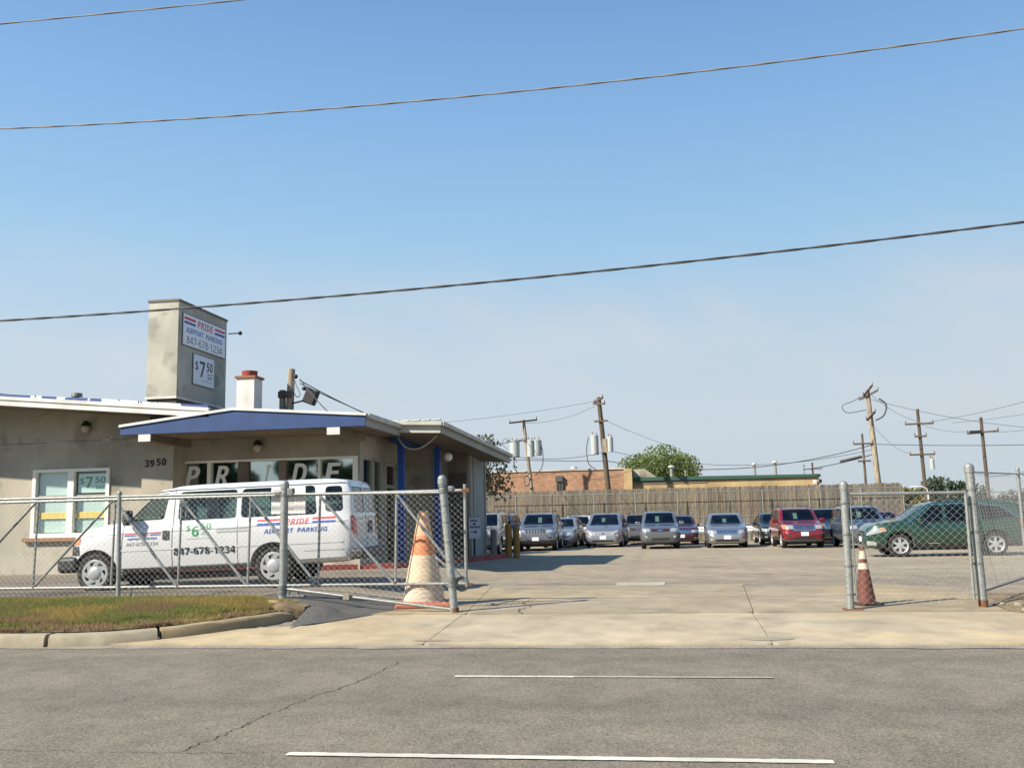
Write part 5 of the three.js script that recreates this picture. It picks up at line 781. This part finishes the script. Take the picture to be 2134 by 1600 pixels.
    print('lettering', -.92, -2.5, .99, 1.32, 1024, 214, logo); print('lettering', 1.66, .90, 1.00, 1.16, 640, 134, logo);
    print('lettering', .46, -.12, .98, 1.325, 512, 304, (c, w, h) => { txt(c, '$', 70, 110, 150, '#2c8a57'); txt(c, '6', 195, 165, 250, '#1f8350'); txt(c, '50', 375, 88, 150, '#2c8a57', { sx: 1.15 }); txt(c, 'DAY', 370, 205, 74, '#6fae8c'); c.fillStyle = '#a5aaa6'; c.fillRect(40, 288, 420, 9); });
    print('lettering', -.16, -.82, 1.07, 1.19, 512, 92, (c, w, h) => { c.fillStyle = '#9a9d99'; for (const y of [10, 54]) for (let x = 6; x < 490; x += 22) c.fillRect(x + (y > 20 ? 9 : 0), y, 15, 26); });
    print('phone_lettering', .76, -.64, .66, .86, 1400, 200, (c, w, h) => txt(c, '847-678-1234', w / 2, h * .52, 186, '#1d1e20', { bold: true, sx: 1.06 })); print('lettering', 1.64, .92, .88, .985, 720, 105, (c, w, h) => txt(c, '847-678-1234', w / 2, h * .52, 92, '#55595a', { bold: false, sx: 1.12 }));
  },
};
const white = paintOf(.56, .565, .57, 0), silver = paintOf(.30, .305, .315, .75), silverBlue = paintOf(.215, .225, .238, .75), silverWarm = paintOf(.33, .33, .32, .65), redP = paintOf(.17, .004, .010, .25), darkRed = paintOf(.05, .006, .010, .2), blackP = paintOf(.012, .013, .015, .1), navy = paintOf(.012, .025, .07, .2), steelBlue = paintOf(.055, .09, .15, .4), green = paintOf(.010, .046, .026, .3), beige = paintOf(.33, .31, .25, .4), greyP = paintOf(.14, .135, .13, .4);
const H90 = -Math.PI / 2, row = 'cars parked in the lot facing the road';
vehicle(SHUTTLE, 'shuttle_van', 'white passenger shuttle van with parking lettering and phone number on its side', white, -8.43, -17.48, Math.PI + rad(3), { category: 'van', y: .34, tilt: [0, -.024], tagCard: false, plate: false });
vehicle(SUV_SLOT, 'parked_car', 'silver SUV with a seven-slot grille beside the ochre bollards', silverBlue, -5.72, -45.0, H90 + 0.020, { category: 'car', group: row });
vehicle(MINIVAN, 'parked_car', 'silver minivan with chrome grille, second from the office', silver, -2.78, -49.6, H90 - 0.030, { group: row });
vehicle(SUV_CLAD, 'parked_car', 'silver SUV with dark grey lower bumper in the middle of the row', silverBlue, -.04, -45.25, H90 + 0.015, { group: row });
vehicle(SEDAN, 'parked_car', 'silver sedan with broad chrome grille next to the guardrail', silver, 3.0, -45.35, H90 - 0.020, { group: row });
vehicle(SUV_BAR, 'parked_car', 'bright red SUV with chrome barred grille', redP, 5.93, -43.05, H90 + 0.030, { group: row });
vehicle(SUV_CLAD, 'parked_car', 'steel blue SUV behind the gate panel, nose to the road', steelBlue, 8.3, -41.4, H90 - 0.015, { group: row });
vehicle(WAGON, 'parked_car', 'dark green wagon parked side-on behind the right-hand gate panel', green, 8.62, -30.95, Math.PI, { tagCard: false });
vehicle(SUV_BAR, 'parked_car', 'black SUV between the red SUV and the gate post', blackP, 8.2, -48.9, H90 + 0.025, { group: row, tagCard: false });
vehicle(SEDAN, 'parked_car', 'pale silver sedan half hidden behind the seven-slot SUV', silverWarm, -5.15, -50.5, H90 - 0.030, { group: row, tagCard: false });
vehicle(SUV_CLAD, 'parked_car', 'white SUV behind the silver sedan against the wooden fence', white, -4.75, -55.4, H90 + 0.020, { group: row, tagCard: false });
vehicle(SUV_BAR, 'parked_car', 'beige SUV partly hidden by the office corner', beige, -7.3, -38.9, H90 + 0.010, { group: row, tagCard: false });
vehicle(SUV_SLOT, 'parked_car', 'dark navy SUV behind the bollards', navy, -7.75, -44.2, H90 - 0.020, { group: row, tagCard: false });
vehicle(SEDAN, 'parked_car', 'dark red sedan behind the dark-bumpered silver SUV', darkRed, 1.0, -51.6, H90 + 0.030, { group: row, tagCard: false });
vehicle(SEDAN, 'parked_car', 'black sedan tucked in behind the red SUV', blackP, 5.75, -49.3, H90 + 0.000, { group: row, tagCard: false });
vehicle(SEDAN, 'parked_car', 'dull red sedan at the back behind the black sedan', darkRed, 6.5, -54.9, H90 - 0.030, { group: row, tagCard: false });
vehicle(SEDAN, 'parked_car', 'silver sedan at the back between the red and black SUVs', silverWarm, 8.45, -54.6, H90 + 0.020, { group: row, tagCard: false });
vehicle(SUV_CLAD, 'parked_car', 'grey SUV behind the minivan', greyP, -1.25, -55.2, H90 - 0.010, { group: row, tagCard: false });
vehicle(SEDAN, 'parked_car', 'dark blue sedan far back beyond the green wagon', navy, 13.0, -47.5, Math.PI, { tagCard: false });
vehicle(SEDAN, 'parked_car', 'red sedan farthest back beyond the green wagon', redP, 11.6, -52.6, H90 + 0.030, { tagCard: false });

// ---------------------------------------------------------------- back of the lot
{ // board fence, plank by plank
  const z = -58.5, F = thing('board_fence', 'tall weathered wooden board fence along the back of the lot', 'fence', [1.5, -.3, z]), yt = (x) => 3.02 - .0035 * (x + 11);
  const geo = [0, 1, 2].map((k) => { const g = new THREE.BoxGeometry([.128, .136, .142][k], 1, .022); const uv = g.attributes.uv, p = g.attributes.position; for (let i = 0; i < uv.count; i++) uv.setXY(i, p.getX(i) * 1.2 + k * .37, p.getY(i) * 3.2); return g; });
  const tones = [[.33, .29, .235], [.37, .32, .255], [.29, .255, .215], [.40, .35, .28], [.34, .31, .265], [.25, .22, .185], [.44, .385, .295], [.31, .285, .25]].map((c) => std({ color: lin(...c), map: woodMap, roughness: .95 }));
  for (let x = -11.0, k = 0; x < 14.3; x += .146, k++) { const h = yt(x) + .34 + rr(-.03, .03), m = part(F, 'board', geo[k % 3], tones[Math.floor(Math.pow(fbm(x * .9, 3, 2), 1) * 5 + rnd() * 4) % 8]); m.scale.y = h; m.position.set(x - F.position.x, h / 2 - .04, rr(-.006, .006)); m.rotation.z = rr(-.006, .006); }
  for (const y of [.5, 1.7, 2.7]) wpart(F, 'fence_rail', box(-11.1, 14.3, y, y + .09, z - .08, z - .02), M.poleWood);
  for (let x = -10.6; x < 14.3; x += 2.4) wpart(F, 'fence_post', box(x - .05, x + .05, -.4, 2.9, z - .17, z - .08), M.poleWood);
}
{ // chain-link in front of the boards
  const z = -58.0, F = thing('chain_link_fence', 'chain-link fence standing close in front of the wooden board fence', 'fence', [1.5, -.3, z]);
  for (const [k, x] of [-8.9, -6.65, -4.0, -1.45, 1.08, 3.66, 6.18, 8.88, 11.9, 14.2].entries()) post(F, [x, -.35, z], [x + (k % 3 === 1 ? .05 : 0), 2.75, z], .036, k % 4 === 1 ? M.poleWood : M.galv, false);
  for (const y of [1.22, 2.72]) wpart(F, 'fence_rail', metres(rod([-11, y, z], [14.2, y - .05, z], .022)), M.galv);
  meshPart(F, [-11, z - .04], [14.2, z - .04], () => -.3, () => 2.72, .075, .0030);
}
{ // steel guardrail
  const z = -57.2, G = thing('guardrail', 'galvanised two-wave guardrail in front of the board fence', 'guardrail', [5.2, -.3, z]);
  const prof = [[0, .16], [.02, .13], [.06, .09], [.06, .06], [.0, .01], [.0, -.01], [.06, -.06], [.06, -.09], [.02, -.13], [0, -.16]], P = [], idx = []; for (let i = 0; i <= 1; i++) for (const [d, y] of prof) P.push(lerp(.9, 9.6, i), .42 + y * 1.15, z + d); for (let k = 0; k < prof.length - 1; k++) idx.push(k, k + 1, k + prof.length, k + 1, k + 1 + prof.length, k + prof.length);
  const g = new THREE.BufferGeometry(); g.setAttribute('position', new THREE.Float32BufferAttribute(P, 3)); g.setIndex(idx); wpart(G, 'rail_beam', metres(toCreasedNormals(g, .3)), std({ color: lin(.78, .80, .80), metalness: .1, roughness: .5 })); for (const x of [1.2, 3.2, 5.2, 7.2, 9.2]) wpart(G, 'rail_post', box(x - .07, x + .07, -.4, .55, z - .12, z - .01), M.galv);
}
{ // right-hand boundary: chain-link with green screening, street lamp, white sign
  const z = -50, F = thing('screened_fence', 'chain-link fence with grey-green screening cloth beyond the green wagon', 'fence', [18, -.2, z]);
  for (let k = 0; k < 9; k++) post(F, [12.3 + k * 2.2, -.3, z - .2 * k], [12.3 + k * 2.2, 2.42 - .02 * k, z - .2 * k], .032, M.galv, false);
  for (const y of [1.62, 2.2]) wpart(F, 'fence_rail', metres(rod([12.3, y, z], [29.9, y - .1, z - 1.6], .024)), M.galv);
  for (let k = 0; k < 8; k++) wpart(F, 'screen_panel', deck([[12.33 + k * 2.2, 1.55, z - .06 - .2 * k], [14.47 + k * 2.2, 1.55, z - .26 - .2 * k], [14.47 + k * 2.2, 1.55, z - .27 - .2 * k], [12.33 + k * 2.2, 1.55, z - .07 - .2 * k]], 1.7), M.screen);
  meshPart(F, [12.3, z + .03], [29.9, z - 1.57], () => 1.5, () => 2.2, .09, .0030);
  const L = thing('street_lamp', 'white cobra-head street lamp far beyond the screened fence', 'street lamp', [16.2, -.3, -60]); part(L, 'lamp_pole', rod([0, -.4, 0], [0, 2.7, 0], .06, .05), M.white); part(L, 'lamp_arm', tube([[0, 2.6, 0], [-.05, 2.85, 0], [-.25, 2.98, 0], [-.6, 3.0, 0]], .035), M.white); part(L, 'lamp_head', new RoundedBoxGeometry(.5, .1, .18, 2, .04).translate(-.75, 3.0, 0), M.white);
  const s = thing('small_sign', 'small white sign on a post above the wagon tail', 'sign', [16.9, -.1, -45.5]); part(s, 'sign_post', rod([0, -.3, 0], [0, 2.0, -.03], .025), M.galv); part(s, 'sign_panel', pbox(-.2, .2, 1.15, 1.95, -.01, .01), M.white); part(s, 'sign_mark', box(-.1, .1, 1.4, 1.55, .012, .016), M.greyPlastic);
}
{ // brick building beyond the fence
  const B = thing('brick_building', 'flat-roofed orange brick building behind the wooden fence', 'building', [-6.8, -.5, -64]);
  wpart(B, 'wall', box(-11.9, -2.3, -.6, 4.48, -74, -64), M.brick); wpart(B, 'parapet_cap', box(-11.98, -2.22, 4.48, 4.60, -74.05, -63.93), M.trim); wpart(B, 'corner_trim', box(-12.0, -11.9, -.5, 4.48, -64.05, -63.95), M.trim);
  wpart(B, 'parapet_return', box(-2.3, -1.75, -.6, 4.5, -74, -63.9), M.tanWall); const dp = wpart(B, 'scupper_box', box(-7.0, -6.5, 3.75, 4.15, -63.98, -63.75), M.greyPlastic); for (const x of [-6.9, -6.72, -6.55]) wpart(dp, 'downspout', box(x - .05, x + .05, 1.5, 3.62, -63.95, -63.85), M.greyPlastic);
  wpart(B, 'roof_vent', rod([-5.9, 4.6, -66], [-5.9, 4.85, -66], .3, .2), M.trim);
}
{ // tan building with green coping
  const B = thing('tan_building', 'low tan building with dark green coping right of the brick building', 'building', [4.3, -.5, -64.5]), y = (x) => 3.98 - .029 * (x + 1.7);
  wpart(B, 'wall', slab(poly([[-1.7, -.6], [10.6, -.6], [10.6, 3.62], [-1.7, 3.66]]), -72, -64.5), M.tanWall); wpart(B, 'coping', slab(poly([[-1.75, 3.66], [10.7, 3.62], [10.7, 3.80], [-1.75, 3.92]]), -64.6, -64.35), M.greenTrim); wpart(B, 'coping', box(10.6, 10.75, 3.62, 3.8, -72, -64.6), M.greenTrim);
  wpart(B, 'roof_shoulder', deck([[-1.7, 4.48, -64.7], [-.9, 4.48, -64.7], [-.9, 4.48, -70], [-1.7, 4.48, -70]], .7), M.stuccoGrey); wpart(B, 'roof_shoulder', slab(poly([[-.9, 3.9], [-.05, 3.9], [-.9, 4.48]]), -70, -64.7), M.stuccoGrey);
  wpart(B, 'brown_panel', box(-1.6, 3.3, 3.42, 3.64, -64.5, -64.46), M.taupe);
  for (const [x, h, w] of [[.95, .75, .12], [1.9, .35, .05], [6.6, .75, .1], [8.0, .85, .1], [9.9, .55, .04]]) { const v = wpart(B, 'roof_vent', rod([x, 3.7, -66], [x, 3.85 + h, -66], w), M.galv); wpart(v, 'vent_cap', rod([x, 3.85 + h, -66], [x, 3.98 + h, -66], w * 2, w * 1.4, 12), w > .08 ? M.trim : M.galvDark); }
  const lm = wpart(B, 'wall_lamp', rbox(10.2, 10.45, 3.1, 3.4, -64.5, -64.25, .05), M.white); wpart(B, 'wall_box', box(10.62, 10.8, 3.2, 3.45, -64.9, -64.6), M.greyPlastic);
}

// ---------------------------------------------------------------- utility poles and wires
function pole(label, base, top, r, mat, arms, extra) {
  const p = thing('utility_pole', label, 'utility pole', base, 'wooden utility poles'); wpart(p, 'pole_shaft', metres(rod(base, top, r, r * .72, 14)), mat);
  const at = (d) => V(...base).lerp(V(...top), 1 - d / V(...base).distanceTo(V(...top)));
  for (const [d, w, yaw, ins = 3, tilt = 0] of arms) { const c = at(d), dx = Math.cos(yaw) * w / 2, dz = Math.sin(yaw) * w / 2, a = wpart(p, 'cross_arm', flat(new THREE.BoxGeometry(w, .11, .1).rotateZ(tilt).rotateY(-yaw).translate(c.x, c.y, c.z + r)), M.poleWood); for (let k = 0; k < ins; k++) { const t = ins === 1 ? 0 : k / (ins - 1) * 1.9 - .95; wpart(a, 'insulator', rod([c.x + dx * t, c.y + .05 + Math.sin(tilt) * w / 2 * t, c.z + r + dz * t], [c.x + dx * t, c.y + .22 + Math.sin(tilt) * w / 2 * t, c.z + r + dz * t], .045, .03, 8), M.porcelain); } }
  extra?.(p, at); return p;
}
function can(p, x, y, z, r, h, label) { const c = wpart(p, 'transformer', merge([rod([x, y - h / 2, z], [x, y + h / 2, z], r, r, 18), rod([x, y + h / 2, z], [x, y + h / 2 + .06, z], r * 1.05, r * .8, 18)]), M.transformer); wpart(c, 'bushing', rod([x - r * .4, y + h / 2 + .04, z], [x - r * .5, y + h / 2 + .26, z], .04, .025, 8), M.porcelain); wpart(c, 'bushing', rod([x + r * .4, y + h / 2 + .04, z], [x + r * .45, y + h / 2 + .22, z], .04, .025, 8), M.porcelain); if (label) c.userData.label = label; }
const s1 = 61 / 52, P1 = pole('leaning pole with three grey transformers behind the wooden fence, nearest the office', [-7.95, -.5, -61], [-8.73, 7.82, -61], .15, M.poleWoodPale, [[.12, 2.0, -.5, 2, .12]], (p, at) => {
  can(p, -9.35, 5.85, -60.9, .34, 1.05); can(p, -8.25, 5.85, -60.7, .24, 1.05); can(p, -7.85, 5.9, -60.9, .32, 1.0); can(p, -9.95, 5.25, -60.95, .22, .55, 'small white box-like can'); wpart(p, 'cross_arm', box(-9.9, -7.6, 6.38, 6.46, -60.95, -60.85), M.poleWood);
  wpart(p, 'cable_loop', tube([[-7.6, 6.3, -60.8], [-7.45, 5.5, -60.8], [-7.55, 4.6, -60.8], [-8.0, 4.1, -60.8]], .03), M.cableDark); wpart(p, 'cable_loop', tube([[-9.4, 5.3, -60.8], [-9.35, 4.6, -60.8], [-9.1, 4.3, -60.8], [-8.5, 4.35, -60.8]], .04), M.cableDark); wpart(p, 'cable_loop', tube([[-9.6, 6.45, -60.8], [-10.0, 6.6, -60.8], [-10.15, 6.2, -60.8], [-9.8, 5.9, -60.8]], .03), M.cableGrey); wpart(p, 'cable_loop', flat(new THREE.TorusGeometry(.28, .04, 8, 20).scale(.6, 1.2, 1).translate(-8.55, 3.75, -60.7)), M.cableDark);
});
const P2 = pole('tall brown pole with two transformers behind the wooden fence, nearer the round tree', [-3.0, -.5, -61], [-3.66, 9.12, -61], .2, M.poleWood, [[.2, 1.5, 1.15, 3, .1], [.45, 1.3, .9, 3, -.1], [1.6, .9, .2, 1]], (p, at) => { can(p, -4.02, 5.95, -60.8, .26, 1.25, 'large white transformer can'); can(p, -3.0, 5.95, -60.75, .2, .95); wpart(p, 'bracket', box(-3.55, -3.2, 5.45, 6.35, -60.78, -60.62), M.poleWoodPale); wpart(p, 'cable_loop', tube([[-4.4, 6.5, -60.7], [-4.55, 5.6, -60.7], [-4.4, 4.7, -60.7], [-3.9, 4.3, -60.7]], .03), M.cableDark); });
pole('tallest pole, leaning left with a steep double cross arm, right of the red SUV', [13.95, -.5, -62], [13.56, 9.0, -62], .2, M.poleWoodPale, [[.05, 1.4, -.9, 2, .55], [.35, 1.3, .5, 2, .4], [1.7, 1.0, -.7, 2, .6]], (p, at) => { wpart(p, 'cable_loop', tube([[13.4, 8.7, -61.8], [12.6, 8.3, -61.8], [11.9, 8.0, -61.8], [12.1, 7.6, -61.8], [13.4, 7.7, -61.8]], .025), M.cableDark); wpart(p, 'cable_loop', tube([[13.9, 7.0, -61.8], [14.4, 7.3, -61.8], [14.6, 8.0, -61.8], [14.2, 8.4, -61.8]], .05), M.cableDark); });
pole('pole with three wide cross arms, third from the right edge', [16.64, -.5, -62], [16.52, 7.65, -62], .13, M.poleWood, [[.95, 1.7, .1, 3], [1.75, .7, .1, 2], [2.9, 1.5, .1, 2]], (p) => can(p, 17.1, 4.1, -61.9, .15, .6));
pole('pole with a dark equipment bar, closest to the right edge', [20.3, -.5, -62], [20.26, 6.98, -62], .13, M.poleWood, [[.95, 1.8, .3, 3, .05]], (p) => wpart(p, 'equipment', box(19.5, 20.2, 5.95, 6.15, -61.95, -61.8), M.black));
pole('thin pole with one cross arm just left of the tallest pole', [13.05, -.5, -62], [13.04, 6.2, -62], .09, M.poleWood, [[.65, 1.2, .1, 2], [1.75, .8, .1, 1]]);
pole('small distant pole with a cross arm above the green coping', [16.5, -.7, -104], [16.5, 6.4, -104], .13, M.poleWood, [[.7, 2.0, .1, 2]]);
const wires = [];
const wireThing = (label, list, mat, name = 'overhead_wire', group = 'distant overhead wires') => { const m = single(name, merge(list), mat, label, 'wire', group); return m; };
// the three street wires overhead, each twisted from two strands
function twisted(x0, x1, yf, z, r, turns, mat, label) {
  const n = 600, strand = (ph) => { const pts = []; for (let i = 0; i <= n; i++) { const x = lerp(x0, x1, i / n), a = i / n * turns * 6.283 + ph; pts.push(V(x, yf(x) + Math.cos(a) * r * .5, z + Math.sin(a) * r * .5)); } return flat(new THREE.TubeGeometry(new THREE.CatmullRomCurve3(pts), n, r, 6)); };
  const g = thing('street_wire', label, 'wire', [x0, yf(x0), z]); for (const ph of [0, 3.1416]) wpart(g, 'strand', strand(ph), mat);
}
twisted(-26, 22, (x) => 9.47 - .006 * x + .0012 * x * x * .4, -12.5, .009, 26, M.cableGrey, 'topmost wire crossing the upper left corner of the sky');
twisted(-26, 22, (x) => 7.6515 + 0.0210 * x + 0.00358 * x * x, -12.5, .010, 40, M.cableGrey, 'grey twisted wire crossing high over the whole road');
twisted(-26, 22, (x) => 4.9281 + 0.0454 * x + 0.00226 * x * x, -12.5, .013, 50, M.cableDark, 'dark twisted cable crossing in front of the sign tower');
const end = (p) => new THREE.SphereGeometry(.02, 6, 4).translate(...p);
const far = [
  ['service wire from the roof mast down to the transformer pole', [-12.0, 6.3, -29.95], [-8.6, 6.6, -61], 1.15, .02], ['second service wire beside it to the tall brown pole', [-12.0, 6.2, -29.95], [-3.5, 5.5, -61], 1.3, .016], ['short drop wire from the roof mast to the gable roof', [-12.0, 6.35, -29.95], [-8.6, 4.2, -24.5], .1, .018],
  ['wire between the transformer pole and the tall brown pole', [-8.7, 7.6, -61], [-3.6, 8.7, -61], .35, .012], ['wire from the tall brown pole to the left out of sight', [-3.65, 8.9, -61], [-30, 8.2, -61], .8, .012], ['wire from the tall brown pole down to the back of the tan building', [-3.5, 7.7, -61], [1.2, 6.0, -66], .1, .012],
  ['heavy cable sagging between the tall brown pole and the tallest pole', [-3.2, 4.9, -61], [13.7, 5.5, -62], 1.0, .026], ['thinner cable under it between the same two poles', [-3.2, 5.6, -61], [13.7, 5.2, -62], 1.0, .016], ['cable from the brown pole past the office eave', [-3.2, 4.9, -61], [-30, 8.4, -50], .9, .022],
  ['dark drop cable from the tan building up to the tallest pole', [9.6, 4.1, -64.3], [13.75, 4.9, -62], .1, .03], ['wire from the tallest pole to the three-arm pole', [13.7, 8.8, -62], [16.5, 6.9, -62], .3, .012], ['wire from the tallest pole far off to the right', [13.7, 8.4, -62], [32, 5.9, -62], .9, .014],
  ['cable from the tallest pole to the right edge low down', [13.8, 5.5, -62], [32, 5.2, -60], .25, .022], ['wire from the three-arm pole to the equipment pole', [16.6, 6.7, -62], [20.3, 6.2, -62], .3, .010], ['wire rising from the three-arm pole to the right edge', [17.2, 6.8, -62], [32, 11.5, -56], .8, .014], ['second wire rising to the right edge', [18.5, 6.7, -62], [32, 9.3, -56], .6, .012],
  ['wire from the equipment pole to the right edge', [20.9, 6.0, -62], [32, 7.8, -56], .5, .012], ['low wire from the equipment pole to the right edge', [20.4, 3.2, -62], [32, 6.0, -50], .3, .016], ['wire from the three-arm pole back to the tallest pole low down', [16.0, 4.8, -62], [13.85, 6.6, -62], .35, .010],
];
for (const [lab, p, q, sag, r] of far) wireThing(lab, [cable(p, q, sag, r, 28)], M.cableDark);
wireThing('thick dark splice sleeve on the drop cable left of the tallest pole', [cable([11.75, 4.52, -63], [13.0, 4.78, -62.4], .0, .08, 4)], M.cableDark, 'cable_splice', 'distant cable fittings');

// ---------------------------------------------------------------- trees
function tree(label, base, height, radius, crownY, n, color, { squash = .8, leafSize = .22, group = 'trees beyond the fence', lobes = 9, trunkR = .2 } = {}) {
  const t = thing('tree', label, 'tree', base, group), lob = []; for (let k = 0; k < lobes; k++) { const a = k * 2.4 + rr(-.3, .3), d = k === 0 ? 0 : radius * rr(.35, .75); lob.push([Math.cos(a) * d, crownY + (height - crownY) * (k === 0 ? .62 : rr(.15, .8)), Math.sin(a) * d, radius * rr(.34, .58)]); }
  const limbs = [rod([0, -.3, 0], [0, crownY * .9, 0], trunkR, trunkR * .7)]; for (const [x, y, z] of lob) limbs.push(rod([0, crownY * .75, 0], [x * .8, y, z * .8], trunkR * .45, .02, 6)); part(t, 'trunk', metres(merge(limbs)), M.bark);
  const P = [], C = [], q = new THREE.Quaternion(), e = new THREE.Euler(), v = new THREE.Vector3();
  for (let k = 0; k < n; k++) {
    const L = lob[Math.floor(rnd() * lob.length)], u = rr(-1, 1), a = rnd() * 6.283, s = Math.sqrt(1 - u * u), d = L[3] * Math.pow(rnd(), .33) * (1 + .25 * (fbm(a * 2, u * 3, 7) - .5)), c = V(L[0] + Math.cos(a) * s * d, L[1] + u * d * squash, L[2] + Math.sin(a) * s * d), w = leafSize * rr(.6, 1.3); q.setFromEuler(e.set(rr(-1.2, 1.2), rr(0, 6.28), rr(-1.2, 1.2)));
    const pts = [[-.5, 0, 0], [0, .12, -.32], [.5, 0, 0], [0, .12, .32]].map((p) => v.set(...p).multiplyScalar(w).applyQuaternion(q).add(c).toArray()), tone = rr(.7, 1.3), cc = [color[0] * tone, color[1] * tone * rr(.95, 1.05), color[2] * tone];
    for (const i of [0, 1, 2, 0, 2, 3]) { P.push(...pts[i]); C.push(...cc); }
  }
  const g = new THREE.BufferGeometry(); g.setAttribute('position', new THREE.Float32BufferAttribute(P, 3)); g.setAttribute('color', new THREE.Float32BufferAttribute(C, 3)); g.computeVertexNormals(); const m = leaf(1, 1, 1); m.vertexColors = true; part(t, 'crown', g, m); return t;
}
tree('round bright green tree behind the tan building', [.25, -.6, -72], 6.5, 3.3, 2.9, 26000, [.12, .17, .03], { leafSize: .20, lobes: 18 });
tree('loose grey-green tree behind the office eave', [-10.6, -.4, -52], 6.9, 2.4, 2.2, 3600, [.085, .085, .045], { leafSize: .22, lobes: 16 });
tree('yellow-green tree left of the three-arm pole', [22.5, -.8, -88], 4.4, 2.2, 1.2, 3500, [.14, .125, .012], { leafSize: .3 });
tree('dark green tree right of the three-arm pole', [24.4, -.8, -82], 5.1, 2.6, 1.2, 4500, [.035, .06, .016], { leafSize: .3, lobes: 12 });
tree('low yellow-green bush beside the dark green tree', [27.5, -.8, -92], 3.2, 2.2, .6, 2500, [.10, .10, .02], { leafSize: .3 });
tree('scrubby hedge tree at the far right edge', [27.5, -.8, -78], 3.2, 3.0, .8, 3500, [.07, .06, .04], { leafSize: .3 });
// across the road, seen only as reflections in the office windows
for (const [x, z, h, r] of [[-40.5, 26, 11, 4.2], [-36.2, 25, 9.5, 3.0], [-30.4, 27, 8.4, 1.9], [-26.4, 28, 7.6, 2.0], [-33, 34, 3.6, 2.2], [-24, 38, 5.4, 2.0]]) tree('street tree across the road behind the viewer', [x, -.1, z], h, r, h * .22, 6000, [.04, .07, .016], { leafSize: .5, group: 'trees across the road' });

cleanOrigins();
renderer.render(scene, camera);
